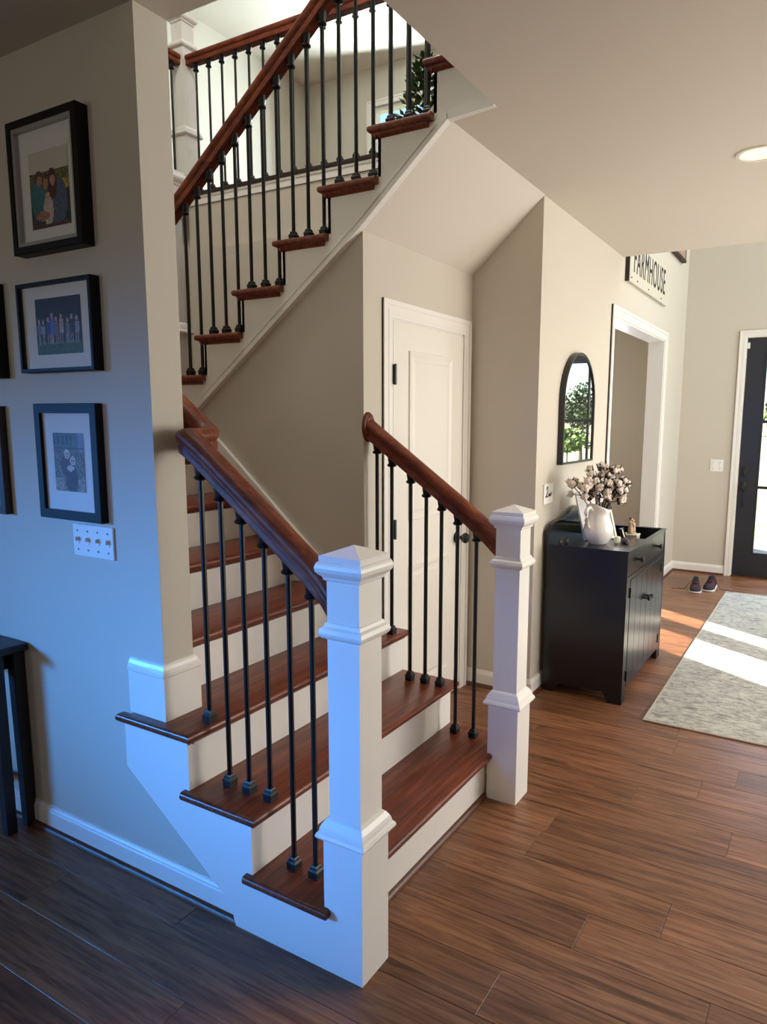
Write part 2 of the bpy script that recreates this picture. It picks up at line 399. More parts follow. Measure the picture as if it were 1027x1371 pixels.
# closet front with its doorway, hall wall with cased opening
DX0, DX1, DZ = 1.323, 2.009, 1.937
wall('wall_closet', [(XU+.017, DX0-.012, YW, YW+.10, 0, zst(YW)), (DX1+.012, X2+.001, YW, YW+.10, 0, zst(YW)), (DX0-.012, DX1+.012, YW, YW+.10, DZ+.012, zst(YW))],
     'greige wall around the closet door')
wall('wall_recess', [(X2, X2+.087, Y0+.12, 2.9, 0, ZC)], 'shaded side wall of the closet recess')
OX0, OX1, OZ = 3.475, 5.11, 2.20
wall('wall_hall', [(X2, OX0, Y0, Y0+.12, 0, ZC), (OX1, XE, Y0, Y0+.12, 0, ZC), (OX0, OX1, Y0, Y0+.12, OZ, ZC), (3.64, XE, Y0, Y0+.12, ZC, ZUC)],
     'greige hall wall with the cased opening')
wall('wall_back_room', [(X2+.087, XE, 1.75, 1.87, 0, ZC)], 'grey wall of the room behind the cased opening')
FY0, FY1, FZ = -.197, -1.06, 2.29
UY0, UY1, UZ0, UZ1 = 4.06, 2.95, 3.85, 5.15
LY0, LY1, LZ0, LZ1 = -1.20, -1.56, .22, 2.25
wall('wall_front', [(XE, XE+.15, FY0+.012, YUB, 0, 3.0), (XE, XE+.15, YS, LY1, 0, 3.0), (XE, XE+.15, LY0, FY1-.012, 0, 3.0), (XE, XE+.15, LY1, LY0, 0, LZ0), (XE, XE+.15, LY1, LY0, LZ1, 3.0), (XE, XE+.15, FY1-.012, FY0+.012, FZ+.012, 3.0),
                    (XE, XE+.15, YS, UY1, 3.0, ZUC), (XE, XE+.15, UY0, YUB, 3.0, ZUC), (XE, XE+.15, UY1, UY0, 3.0, UZ0), (XE, XE+.15, UY1, UY0, UZ1, ZUC)],
     'greige end wall around the front door')
# south wall, its two-light window lets in the sun
SA = (1.38, 1.95); SB = (2.09, 2.45); SZ0, SZ1 = .35, 2.2
wall('wall_south', [(XW, SA[0], YS-.06, YS, 0, ZC), (SB[1], XE, YS-.06, YS, 0, ZC), (SA[1], SB[0], YS-.06, YS, 0, ZC),
                    (SA[0], SA[1], YS-.06, YS, 0, SZ0), (SB[0], SB[1], YS-.06, YS, 0, SZ0), (SA[0], SA[1], YS-.06, YS, SZ1, ZC), (SB[0], SB[1], YS-.06, YS, SZ1, ZC),
                    (XL0, XE+.15, YS-.06, YS, ZC, ZUC)], 'south wall with the sunny window')
wall('wall_north', [(XW, -5.0, YN, YN+.12, 0, ZC), (-2.6, XL1, YN, YN+.12, 0, ZC), (-5.0, -2.6, YN, YN+.12, 0, .6), (-5.0, -2.6, YN, YN+.12, 2.3, ZC)], 'north wall of the living room')
wall('wall_light_block', [(.25, .37, YS, -1.02, 0, ZC)], 'unseen wall end added to block south light from the left floor')  # added out of view to keep south lamp light off the left floor
wall('wall_west', [(XW-.12, XW, YS, YN, 0, ZC)], 'west wall of the living room')
wall('wall_landing', [(XL1, X3+.1, YB, YB+.12, 0, ZC+.05)], 'greige wall behind the stair landing')
wall('wall_flight', [(X3, X3+.1, YW+.11, YB, 0, 2.93)], 'greige wall beside the upper flight')
wall('wall_upstairs_back', [(XL0, XE+.15, YUB, YUB+.12, ZC, ZUC)], 'bright greige wall of the upper hall')
wall('ceiling', [(XW, 3.64, YS, YO, ZC, 2.93), (XW, XL0, YO, YN, ZC, 2.93), (XL0, XL1, YO, YW, ZC, 2.93), (XU+.018, 3.64, YO, Y0-.004, ZC, 2.93),
                 (X2+.01, 3.64, Y0-.004, Y0, ZC, 2.93), (X3+.1, XE, Y0+.12, YUB, ZC, 2.93), (XL0, X3+.1, YB+.12, YUB, ZC+.05, 2.93)],
     'flat pale ceiling over the hall', 'ceiling')
wall('ceiling_upper', [(XL0, XE+.15, YS, YUB, ZUC, ZUC+.1)], 'pale ceiling of the upper floor', 'ceiling')
wall('floor_upper', [(X3-.005, XE, Y0+.12, YUB, 2.93, ZU0-.02), (XL0, X3, YB, YUB, 2.93, ZU0-.02), (XL0, 3.64, YS, YO-.02, 2.93, ZU0-.02), (X3-.005, 3.64, YO-.02, Y0+.12, 2.93, ZU0-.02)],
     'upper hall floor', 'shoe_wood')
# sloped soffit over the closet front
bm = BM(); prism(bm, [(YW+.02, 2.245), (YW+.11, 2.30), (Y0-.005, ZC+.1), (Y0-.005, ZC)], 'x', XU+.002, X2+.001)
struct('ceiling_soffit', bm, MT['ceiling'], 'sloped underside of the upper flight')

# ------------------------------------------------------------------ baseboards and quarter rounds
def baseb(name, path, h=.095, qr=True, label=None):
    bm = BM(); molding(bm, path, base_prof(h)); o = struct(name, bm, MT['white'], label)
    if qr:
        bm = BM(); molding(bm, path, QRo); obj('quarter_round', bm, MT['shoe_wood'], o, True)
    return o
# right-hand side of the path must be the room side
baseb('baseboard_left', [(XL0, YN), (XL0, .462)], label='white baseboard under the picture wall')
baseb('baseboard_recess', [(X2, YW), (X2, Y0), (OX0-.07, Y0)], label='white baseboard round the hall corner')
baseb('baseboard_hall', [(OX1+.07, Y0), (XE, Y0), (XE, FY0+.07)], label='white baseboard in the foyer corner')
baseb('baseboard_back_room', [(X2+.1, 1.75), (XE, 1.75)], label='white baseboard of the back room')
# tall base wrapped round the wall end where it stands on the third tread
bm = BM()
Z3 = 3*H
molding(bm, [(XL0, .908), (XL0, YW), (XL1, YW), (XL1, yr(4))],
        [(0, 0), (.015, 0), (.015, .137), (.018, .142), (.018, .152), (.012, .162), (.008, .172), (.004, .178), (0, .18)], Z3)
struct('baseboard_wall_end', bm, MT['white'], 'tall white base wrapped round the wall end on the third tread')

# ------------------------------------------------------------------ lower flight
fl = thing('stair_flight', 'lower stair flight of reddish-brown treads and white risers between the two white newels', 'staircase', (.6, .137, 0))
def tread_box(bm, x0, x1, y0, y1, z, edges):
    fs = box(bm, x0, x1, y0, y1, z-TT, z)
    es = set()
    for e in {e for f in fs for e in f.edges}:
        m = (e.verts[0].co+e.verts[1].co)/2; d = abs(e.verts[0].co.z-e.verts[1].co.z)
        if d > 1e-4: continue
        if 'f' in edges and abs(m.y-y0) < 1e-4: es.add(e)
        if 'b' in edges and abs(m.y-y1) < 1e-4: es.add(e)
        if 'l' in edges and abs(m.x-x0) < 1e-4: es.add(e)
        if 'r' in edges and abs(m.x-x1) < 1e-4: es.add(e)
    if es: bmesh.ops.bevel(bm, geom=list(es), offset=.011, segments=3, affect='EDGES', profile=.5)
def cove(bm, x0, x1, y, z):   # scotia under the nosing
    prism(bm, [(y, z-TT), (y-.017, z-TT), (y-.016, z-TT-.006), (y-.008, z-TT-.014), (y, z-TT-.018)], 'x', x0, x1)
OV = .028
for k in range(1, 8):
    z = k*H; y0 = yr(k)-NOSE; y1 = yr(k+1)+.002
    bm = BM()
    if k == 1:
        tread_box(bm, -.022, .10, .104, y1+.02, z, 'fl'); tread_box(bm, .10, 1.06, y0, y1, z, 'f'); tread_box(bm, 1.06, XR+.02, .12, y1, z, 'r')
        cove(bm, .12, 1.05, yr(1), z)
    elif k == 2:
        tread_box(bm, -.024, .0, y0, y1+.016, z, 'fl'); tread_box(bm, .0, XR+.022, y0, y1, z, 'fr'); cove(bm, XS-.012, XR+.01, yr(2), z)
    elif k == 3:
        tread_box(bm, -.026, .0, y0, .935, z, 'flb'); tread_box(bm, .0, XU+.017, y0, yr(4)+.002, z, 'f')
        tread_box(bm, XU+.017, XR+.022, y0, YW, z, 'fr'); cove(bm, XS-.012, XR+.01, yr(3), z)
        prism(bm, [(XS-.012, z-TT), (XS, z-TT), (XS, z-TT-.016), (XS-.006, z-TT-.012)], 'y', y0+.02, .93)
    else:
        tread_box(bm, XL1, XU+.017, y0, y1, z, 'f'); cove(bm, XL1, XU+.017, yr(k), z)
    obj('tread', bm, MT['tread'], fl, True)
for k in range(1, 9):
    bm = BM(); x0, x1 = (XS, XR) if k < 4 else (XL1, XU+.017)
    if k == 1: x0, x1 = .11, 1.06
    box(bm, x0, x1, yr(k), yr(k)+.014, (k-1)*H, k*H-TT+.001)
    obj('riser', bm, MT['white'], fl)
# left skirt panel with the stepped top and slanted foot, right skirt
bm = BM(); prism(bm, [(.112, 0), (.462, 0), (.478, .064), (.924, .386), (.924, 3*H-TT), (yr(3), 3*H-TT), (yr(3), 2*H-TT), (yr(2), 2*H-TT), (yr(2), H-TT), (.112, H-TT)], 'x', 0, XS)
obj('skirt_panel', bm, MT['white'], fl)
bm = BM(); prism(bm, [(.12, 0), (YW, 0), (YW, 3*H-TT), (yr(3), 3*H-TT), (yr(3), 2*H-TT), (yr(2), 2*H-TT), (yr(2), H-TT), (.12, H-TT)], 'x', XR, XR+.002)
obj('skirt_panel', bm, MT['white'], fl)
# wall skirt board up the right-hand wall
bm = BM(); prism(bm, [(yr(3)+.31, 3*H), (yr(8), 8*H-.01), (yr(8), 8*H+.12), (yr(3)+.31, 3*H+.27)], 'x', XU-.002, XU+.017)
obj('skirt_board', bm, MT['white'], fl)
bm = BM(); molding(bm, [(.125, yr(1)), (1.04, yr(1))], QR); obj('quarter_round', bm, MT['shoe_wood'], fl, True)

# ------------------------------------------------------------------ upper flight
uf = thing('stair_flight', 'upper stair flight of dark treads climbing over the closet toward the ceiling', 'staircase', (1.6, 1.9, 1.52))
bm = BM(); box(bm, XL1, X3, yr(8)+.014-.045, YB, 8*H-TT, 8*H); obj('landing_deck', bm, MT['tread'], uf)
for n in range(9, 17):
    z = zu(n); yb = yu(n)+NOSE; y1 = yu(n+1)-.002
    bm = BM()
    if n < 16:
        tread_box(bm, XU-OV-.004, X3, y1, yb, z, 'bl')
        prism(bm, [(yu(n), z-TT), (yu(n)+.017, z-TT), (yu(n)+.016, z-TT-.006), (yu(n)+.008, z-TT-.014), (yu(n), z-TT-.018)], 'x', XU-.016, X3)
        prism(bm, [(XU, z-TT), (XU-.017, z-TT), (XU-.016, z-TT-.006), (XU-.008, z-TT-.014), (XU, z-TT-.018)], 'y', y1+.02, yu(n)+.017)
        obj('tread', bm, MT['tread'], uf, True)
    else:
        tread_box(bm, XU-OV, X3, YO-.1, yb, ZU0, 'b'); obj('tread', bm, MT['tread'], uf, True)
    bm = BM(); box(bm, XU, X3, yu(n)-.014, yu(n), zu(n-1), z-TT+.001); obj('riser', bm, MT['white'], uf)
# stringer face with stepped top and moulded lower edge
pts = [(1.955, zst(1.955)+.0)]
pts = []
yb_ = yu(9)-.012
pts.append((yb_, zst(yb_)))
pts.append((yb_, zu(9)-TT))
for n in range(9, 16):
    pts.append((yu(n+1), zu(n)-TT)); pts.append((yu(n+1), zu(n+1)-TT))
pts.append((YO, zu(16)-TT)); pts.append((YO, ZC)); pts.append((.355, 2.598)); pts.append((YW, zst(YW)))
bm = BM(); prism(bm, pts, 'x', XU, XU+.018); obj('stringer', bm, MT['white'], uf)
bm = BM()
for off, w, t in ((0, .016, .013), (.030, .010, .008)):
    L_ = [(.355, 2.598) if off == 0 else (.40, zst(.40)), (YW, zst(YW)), (yb_, zst(yb_))]
    prism(bm, [(y, z+off*1.25) for y, z in L_]+[(y, z+(off+w)*1.25) for y, z in L_[::-1]], 'x', XU-t, XU+.002)
prism(bm, [(YO, ZC-.004), (.358, 2.598), (.358, 2.618), (YO, ZC+.016)], 'x', XU-.013, XU+.002)
obj('edge_molding', bm, MT['white'], uf)
# ------------------------------------------------------------------ newel posts
def newel(name, label, cx, cy, z0, tall_base=.39, top=1.157, group=None):
    t = thing(name, label, 'newel post', (cx, cy, z0), group)
    bm = BM(); sq(bm, cx, cy, [(.0625, z0), (.0625, z0+tall_base+.01)]); obj('base_box', bm, MT['white'], t)
    bm = BM(); b = z0+tall_base
    sq(bm, cx, cy, [(.0625, b), (.076, b+.005), (.079, b+.012), (.076, b+.020), (.071, b+.025), (.069, b+.034), (.066, b+.042), (.058, b+.055), (.050, b+.062)]); obj('base_molding', bm, MT['white'], t)
    bm = BM(); sq(bm, cx, cy, [(.050, b+.01), (.050, z0+top-.03)]); obj('shaft', bm, MT['white'], t)
    bm = BM(); b = z0+top-.217
    sq(bm, cx, cy, [(.050, b), (.060, b+.005), (.066, b+.012), (.068, b+.020), (.064, b+.030), (.057, b+.036), (.054, b+.044), (.050, b+.046)]); obj('neck_molding', bm, MT['white'], t)
    bm = BM(); b = z0+top-.052
    sq(bm, cx, cy, [(.050, b-.012), (.056, b-.008), (.058, b), (.065, b+.006), (.071, b+.014), (.073, b+.024), (.071, b+.032), (.068, b+.038), (.064, b+.040), (.064, b+.054), (.002, b+.078)]); obj('cap', bm, MT['white'], t)
    return t
newel('newel_post', 'white box newel post nearest the camera at the foot of the stairs', .0627, .0627, 0)
newel('newel_post', 'white box newel post at the far end of the bottom step', 1.102, .0627, 0)
newel('newel_post', 'white newel post on the stair landing, mostly hidden behind the wall end', XU+.03, 1.93, 1.52)
newel('newel_post', 'white newel post at the corner of the upstairs balcony rail', X3+.015, 2.995, ZU0-.02)

# ------------------------------------------------------------------ railings
RAILP = [(.025, -.036), (.027, -.034), (.028, -.014), (.025, -.010), (.025, -.006), (.031, -.001), (.0335, .010), (.033, .018), (.027, .028), (.015, .0335), (0, .035)]
RAILP = [(-a, b) for a, b in RAILP[:-1]]+RAILP[::-1]
bal_cache = {}
def baluster(parent, x, y, zb, zt, slope=0.0, up=1):
    L = zt-zb; key = round(L, 3)
    if key not in bal_cache:
        bm = BM(); lathe(bm, (0, 0, 0), [(.0082, 0), (.0082, L)], 8, rot=math.pi/8)
        me = bpy.data.meshes.new('baluster'); bmesh.ops.recalc_face_normals(bm, faces=bm.faces); bm.to_mesh(me); bm.free(); me.materials.append(MT['iron'])
        bal_cache[key] = me
    base = root_of(parent)
    b = inst('baluster', bal_cache[key], parent, Vector((x, y, zb))-base)
    inst('base_shoe', SHOE, b, (0, 0, 0))
    inst('collar', COLLAR, b, (0, 0, L-.052))
def small_mesh(name, prof, n, m, rot=0):
    bm = BM(); lathe(bm, (0, 0, 0), prof, n, rot=rot); bmesh.ops.recalc_face_normals(bm, faces=bm.faces)
    me = bpy.data.meshes.new(name); bm.to_mesh(me); bm.free(); me.materials.append(m); return me
r_2 = math.sqrt(2)
SHOE = small_mesh('base_shoe', [(.0155*r_2, 0), (.0155*r_2, .015), (.0165*r_2, .017), (.0165*r_2, .022), (.0125*r_2, .027), (.0115*r_2, .034), (.009*r_2, .038)], 4, MT['iron'], math.pi/4)
COLLAR = small_mesh('collar', [(.010, 0), (.018, .003), (.021, .008), (.018, .013), (.0145, .016), (.0165, .028), (.019, .046), (.019, .066)], 10, MT['iron'])
# left lower railing, with the level jog round the wall end
lr = thing('stair_railing', 'left stair railing from the near newel, handrail jogging round the wall end', 'railing', (.09, .12, .19))
zl = lambda y: 1.075+.745*(y-.19)
XB = .088; XWR = .205
yj = .665; zj = zl(yj)
path = [(.063, .112, zl(.112)), (XB-.006, .16, zl(.16)), (XB, .22, zl(.22)), (XB, yj-.05, zl(yj-.05)), (XB, yj, zj-.004), (XB+.006, yj+.022, zj+.004), (XB+.022, yj+.035, zj+.006), (XB+.05, yj+.037, zj+.006),
        (XWR-.05, yj+.037, zj+.006), (XWR-.022, yj+.039, zj+.007), (XWR-.006, yj+.052, zj+.012), (XWR, yj+.075, zj+.026), (XWR, yj+.13, zl(yj+.13)-.03), (XWR, 1.85, zl(1.85)-.03)]
bm = BM(); sweep(bm, path, RAILP); obj('handrail', bm, MT['rail'], lr, True)
for y, k in ((.225, 1), (.305, 1), (.392, 2), (.475, 2), (.556, 2), (.634, 3)):
    baluster(lr, XB, y, k*H, zl(y)-.036)
rr_ = thing('stair_railing', 'right stair railing from the far newel up to a wood rosette', 'railing', (1.14, .12, .19))
zr = lambda y: 1.085+.62*(y-.19)
zr = lambda y: 1.07+(1.468-1.07)/(.756-.19)*(y-.19)
bm = BM(); sweep(bm, [(1.104, .112, zr(.112)), (1.13, .20, zr(.2)), (1.138, .3, zr(.3)), (1.132, .745, zr(.745))], RAILP); obj('handrail', bm, MT['rail'], rr_, True)
bm = BM(); q = lathe(bm, (0, 0, 0), [(.052, 0), (.052, .006), (.048, .012), (.040, .014), (.038, .018)], 28, sx=.82, sy=1.22)
bmesh.ops.rotate(bm, verts=bm.verts, matrix=Matrix.Rotation(math.pi/2, 3, 'X')); bmesh.ops.translate(bm, verts=bm.verts, vec=(1.128, YW, 1.468))
obj('rosette', bm, MT['rail'], rr_, True)
for y, k in ((.236, 1), (.322, 1), (.397, 2), (.470, 2), (.546, 2), (.640, 3), (.715, 3)):
    baluster(rr_, 1.138, y, k*H, zr(y)-.034)
ur = thing('stair_railing', 'upper stair railing with long handrail rising through the ceiling opening', 'railing', (1.1, 1.85, 1.7))
XUB = XU+.018
zur = lambda y: 2.525+.743*(1.81-y)
bm = BM(); sweep(bm, [(XUB, 1.885, zur(1.885)), (XUB, .10, zur(.10))], RAILP); obj('handrail', bm, MT['rail'], ur, True)
for j in range(-4, 16):
    y = 1.455-.0834*j
    n = max(9, min(16, 15-math.ceil((y-NOSE-.42)/G)+0))
    n = next((q for q in range(9, 17) if yu(q+1)+NOSE-.012 < y <= yu(q)+NOSE), 16)
    baluster(ur, XUB, y, zu(n), zur(y)-.034)
# balcony railings upstairs
br = thing('balcony_railing', 'upstairs balcony railing with level wood rail seen behind the upper stair balusters', 'railing', (X3+.015, 1.6, ZU0))
XBR = X3+.015
bm = BM(); sweep(bm, [(XBR, 2.945, 3.852), (XBR, .3, 3.852)], RAILP); obj('handrail', bm, MT['rail'], br, True)
bm = BM(); box(bm, X3-.022, XBR+.04, .2, 2.935, ZU0-.02, ZU0+.006, .006, 2); obj('nosing', bm, MT['frame_brown'], br)
bm = BM(); box(bm, X3-.014, X3, .2, 2.98, ZU0-.034, ZU0-.0205); box(bm, X3-.008, X3, .2, 2.98, ZU0-.075, ZU0-.034); obj('fascia', bm, MT['white'], br)
for j in range(22): baluster(br, XBR, 2.878-.1175*j, ZU0+.006, 3.822)
b2 = thing('balcony_railing', 'short upstairs balcony railing glimpsed left of the upper white newel', 'railing', (1.2, 2.995, ZU0))
bm = BM(); sweep(bm, [(2.17, 2.995, 3.852), (.145, 2.995, 3.852)], RAILP); obj('handrail', bm, MT['rail'], b2, True)
bm = BM(); box(bm, XL1, 2.16, YB-.03, YB+.09, ZU0-.02, ZU0+.03, .012, 3); obj('nosing', bm, MT['white'], b2, True)
bm = BM(); box(bm, XL1, 2.16, YB-.015, YB, ZU0-.05, ZU0-.0205); box(bm, XL1, 2.16, YB-.010, YB, ZU0-.09, ZU0-.05); obj('fascia', bm, MT['white'], b2)
for j in range(16): baluster(b2, 2.115-.1175*j, 2.995, ZU0+.03, 3.822)

# ------------------------------------------------------------------ closet door
def casing(bm, axis, c, a0, a1, z1, w=.07, t=.016, z0=0, sgn=-1):
    """door casing on plane axis=c around opening a0..a1, top z1"""
    def bx(u0, u1, w0, w1, t0, t1):
        if axis == 'y': box(bm, u0, u1, min(c+sgn*t0, c+sgn*t1), max(c+sgn*t0, c+sgn*t1), w0, w1)
        else: box(bm, min(c+sgn*t0, c+sgn*t1), max(c+sgn*t0, c+sgn*t1), u0, u1, w0, w1)
    for (i, j, tt) in ((0, w, t*.6), (w*.18, w*.45, t*.75), (w*.72, w, t)):
        bx(a0-j, a0-i, z0, z1+j, 0, tt); bx(a1+i, a1+j, z0, z1+j, 0, tt); bx(a0-i, a1+i, z1+i, z1+j, 0, tt)
d1 = None
bm = BM(); box(bm, DX0+.002, DX1-.002, YW-.004, YW+.03, .012, DZ-.002)
d1 = struct('door_closet', bm, MT['door_white'], 'white two-panel closet door under the stairs')
d1.name = 'door_1'
def panel(x0, x1, z0, z1, y):
    bm = BM()
    def ring(i, yy): return [(x0+i, yy, z0+i), (x1-i, yy, z0+i), (x1-i, yy, z1-i), (x0+i, yy, z1-i)]
    R = [ring(0, y), ring(.004, y-.007), ring(.012, y-.007), ring(.028, y-.001), ring(.040, y-.001), ring(.052, y-.005)]
    V = [[bm.verts.new(p) for p in q] for q in R]
    for a, b in zip(V, V[1:]):
        for i in range(4): bm.faces.new((a[i], a[(i+1) % 4], b[(i+1) % 4], b[i]))
    bm.faces.new(V[-1]); return bm
obj('panel', panel(1.455, 1.885, 1.02, 1.815, YW-.004), MT['door_white'], d1)
obj('panel', panel(1.455, 1.885, .17, .80, YW-.004), MT['door_white'], d1)
for z in (1.70, 1.00, .25):
    bm = BM(); box(bm, DX0-.004, DX0+.016, YW-.016, YW-.003, z-.043, z+.043, .002)
    lathe(bm, (DX0-.002, YW-.018, z-.046), [(.006, 0), (.006, .092)], 8); obj('hinge', bm, MT['blackmetal'], d1)
kb = BM(); lathe(kb, (0, 0, 0), [(.030, 0), (.030, .006), (.012, .010), (.010, .034), (.020, .040), (.028, .050), (.029, .060), (.022, .070), (.004, .073)], 20)
bmesh.ops.rotate(kb, verts=kb.verts, matrix=Matrix.Rotation(math.pi/2, 3, 'X')); bmesh.ops.translate(kb, verts=kb.verts, vec=(1.955, YW-.004, .875))
obj('knob', kb, MT['blackmetal'], d1, True)
bm = BM(); casing(bm, 'y', YW, DX0-.006, DX1+.006, DZ+.006, .076, .012); struct('trim_1', bm, MT['white'], 'white casing round the closet door')
bm = BM()
for a, b in ((DX0-.012, DX0), (DX1, DX1+.012)): box(bm, a, b, YW, YW+.1, 0, DZ+.01)
box(bm, DX0-.012, DX1+.012, YW, YW+.1, DZ, DZ+.012); struct('trim_2', bm, MT['white'])
# cased opening in the hall
bm = BM(); casing(bm, 'y', Y0, OX0, OX1, OZ, .07, .017); struct('trim_3', bm, MT['white'], 'white casing round the hall opening')
bm = BM()
box(bm, OX0, OX0+.012, Y0-.001, Y0+.135, 0, OZ); box(bm, OX1-.012, OX1, Y0-.001, Y0+.135, 0, OZ); box(bm, OX0, OX1, Y0-.001, Y0+.135, OZ-.012, OZ)
struct('trim_4', bm, MT['jamb'], 'white jamb lining the hall opening')

# ------------------------------------------------------------------ front door
GY0, GY1, GZ0, GZ1 = -.366, -.891, .235, 2.12
bm = BM()
box(bm, XE+.012, XE+.055, GY0, FY0-.003, .012, FZ-.003); box(bm, XE+.012, XE+.055, FY1+.003, GY1, .012, FZ-.003)
box(bm, XE+.012, XE+.055, GY1, GY0, .012, GZ0); box(bm, XE+.012, XE+.055, GY1, GY0, GZ1, FZ-.003)
d2 = struct('door_2', bm, MT['navy'], 'dark front door with six glass panes'); mid = (GY0+GY1)/2
bm = BM(); box(bm, XE+.022, XE+.045, mid-.012, mid+.012, GZ0, GZ1)
for z in (.883, 1.508): box(bm, XE+.0225, XE+.0445, GY1, GY0, z-.013, z+.013)
obj('muntin', bm, MT['blackmetal'], d2)
bm = BM()
for a, b, c, d in ((GY0-.014, GY0, GZ0, GZ1), (GY1, GY1+.014, GZ0, GZ1), (GY1, GY0, GZ0, GZ0+.014), (GY1, GY0, GZ1-.014, GZ1)): box(bm, XE+.006, XE+.012, a, b, c, d)
obj('glazing_bead', bm, MT['navy'], d2)
zz = [GZ0, .883, 1.508, GZ1]
for i in range(3):
    for a, b in ((mid+.012, GY0), (GY1, mid-.012)):
        bm = BM(); box(bm, XE+.031, XE+.035, a, b, zz[i]+(.013 if i else 0), zz[i+1]-(.013 if i < 2 else 0)); obj('glass_pane', bm, MT['glass'], d2)
bm = BM(); box(bm, XE+.0, XE+.0125, -.275, -.225, .985, 1.075, .008, 2); lathe(bm, (XE-.01, -.25, 1.03), [(.006, -.012), (.006, .012)], 8); obj('deadbolt', bm, MT['blackmetal'], d2, True)
bm = BM(); box(bm, XE+.002, XE+.0125, -.272, -.228, .84, .935, .008, 2)
tube(bm, [(XE+.005, -.25, .90), (XE-.035, -.25, .905), (XE-.045, -.25, .87), (XE-.045, -.25, .72), (XE-.03, -.25, .69), (XE+.005, -.25, .685)], .009)
obj('handle_set', bm, MT['blackmetal'], d2, True)
bm = BM(); box(bm, XE+.002, XE+.0125, -.222, -.200, 2.19, 2.245); obj('sensor', bm, MT['plastic'], d2)
bm = BM(); box(bm, XE-.01, XE+.12, FY1-.01, FY0+.01, -.004, .011); obj('threshold', bm, MT['shoe_wood'], d2)
bm = BM(); casing(bm, 'x', XE, FY1-.004, FY0+.004, FZ+.004, .062, .018); struct('trim_5', bm, MT['white'], 'white casing round the front door')
bm = BM(); box(bm, XE, XE+.15, FY0, FY0+.012, 0, FZ+.01); box(bm, XE, XE+.15, FY1-.012, FY1, 0, FZ+.01); box(bm, XE, XE+.15, FY1-.01, FY0+.01, FZ, FZ+.012)
struct('trim_6', bm, MT['white'])
# ------------------------------------------------------------------ windows
def window(name, axis, c, a0, a1, z0, z1, cols, rows, m, label, inward=-1, pan=True):
    bm = BM(); fw = .045
    def bx(u0, u1, w0, w1, t0, t1):
        if axis == 'x': box(bm, c+t0, c+t1, u0, u1, w0, w1)
        else: box(bm, u0, u1, c+t0, c+t1, w0, w1)
    bx(a0, a0+fw, z0, z1, -.03, .05); bx(a1-fw, a1, z0, z1, -.03, .05); bx(a0+fw, a1-fw, z0, z0+fw, -.03, .05); bx(a0+fw, a1-fw, z1-fw, z1, -.03, .05)
    w = struct(name, bm, m, label)
    bm = BM()
    for i in range(1, cols):
        x = a0+(a1-a0)*i/cols; bx(x-.011, x+.011, z0+fw, z1-fw, 0, .022)
    for j in range(1, rows):
        z = z0+(z1-z0)*j/rows; bx(a0+fw, a1-fw, z-.011, z+.011, .001, .021)
    if cols > 1 or rows > 1: obj('muntin', bm, m, w)
    else: bm.free()
    if pan:
        bm = BM(); bx(a0+fw, a1-fw, z0+fw, z1-fw, .009, .013); obj('glass_pane', bm, MT['glass'], w)
    return w
window('window_1', 'x', XE+.06, UY1, UY0, UZ0, UZ1, 2, 3, MT['white'], 'bright upstairs window behind the plant')
bm = BM(); casing(bm, 'x', XE, UY1, UY0, UZ1, .07, .017, UZ0-.07); box(bm, XE-.03, XE, UY1-.08, UY0+.08, UZ0-.02, UZ0); struct('trim_7', bm, MT['white'], 'white casing of the upstairs window')
window('window_5', 'x', XE+.06, LY1, LY0, LZ0, LZ1, 1, 3, MT['navy'], 'dark framed sidelight window added beside the front door for the dry sink reflection')  # added outside the view, gives the dry sink front something bright to reflect
window('window_2', 'y', YS-.06, SA[0], SA[1], SZ0, SZ1, 1, 1, MT['white'], 'sunny south window', pan=False)
window('window_3', 'y', YS-.06, SB[0], SB[1], SZ0, SZ1, 1, 1, MT['white'], 'narrow sunny south window', pan=False)
window('window_4', 'y', YN+.05, -5.0, -2.6, .6, 2.3, 3, 2, MT['white'], 'wide north window of the living room', pan=False)

# ------------------------------------------------------------------ pictures on the left wall
def paint(w, h, fn):      # grid of quads coloured face by face
    return [[fn((i+.5)/w, (j+.5)/h) for i in range(w)] for j in range(h)]
def photo_obj(parent, x, y0, y1, z0, z1, fn, nw=44, nh=44):
    verts = []; faces = []; cols = []
    for j in range(nh+1):
        for i in range(nw+1): verts.append((0, y1+(y0-y1)*i/nw, z0+(z1-z0)*j/nh))    # u grows to the viewer's right (-y)
    for j in range(nh):
        for i in range(nw):
            a = j*(nw+1)+i; faces.append((a, a+nw+1, a+nw+2, a+1)); cols.append(fn((i+.5)/nw, (j+.5)/nh))
    me = bpy.data.meshes.new('photo'); base = root_of(parent)
    me.from_pydata([(x-base.x, v[1]-base.y, v[2]-base.z) for v in verts], [], faces); me.materials.append(MT['print'])
    at = me.color_attributes.new('ink', 'FLOAT_COLOR', 'CORNER')
    k = 0
    for p in me.polygons:
        for li in p.loop_indices: at.data[li].color = cols[p.index]
    o = bpy.data.objects.new('photo', me); COL.objects.link(o); o.parent = parent; return o
def ell(u, v, cx, cy, rx, ry): return ((u-cx)/rx)**2+((v-cy)/ry)**2 < 1
rn = random.Random(5)
def nz(c, a=.12):
    k = 1+rn.uniform(-a, a)*2; return (c[0]*k, c[1]*k, c[2]*k, 1)
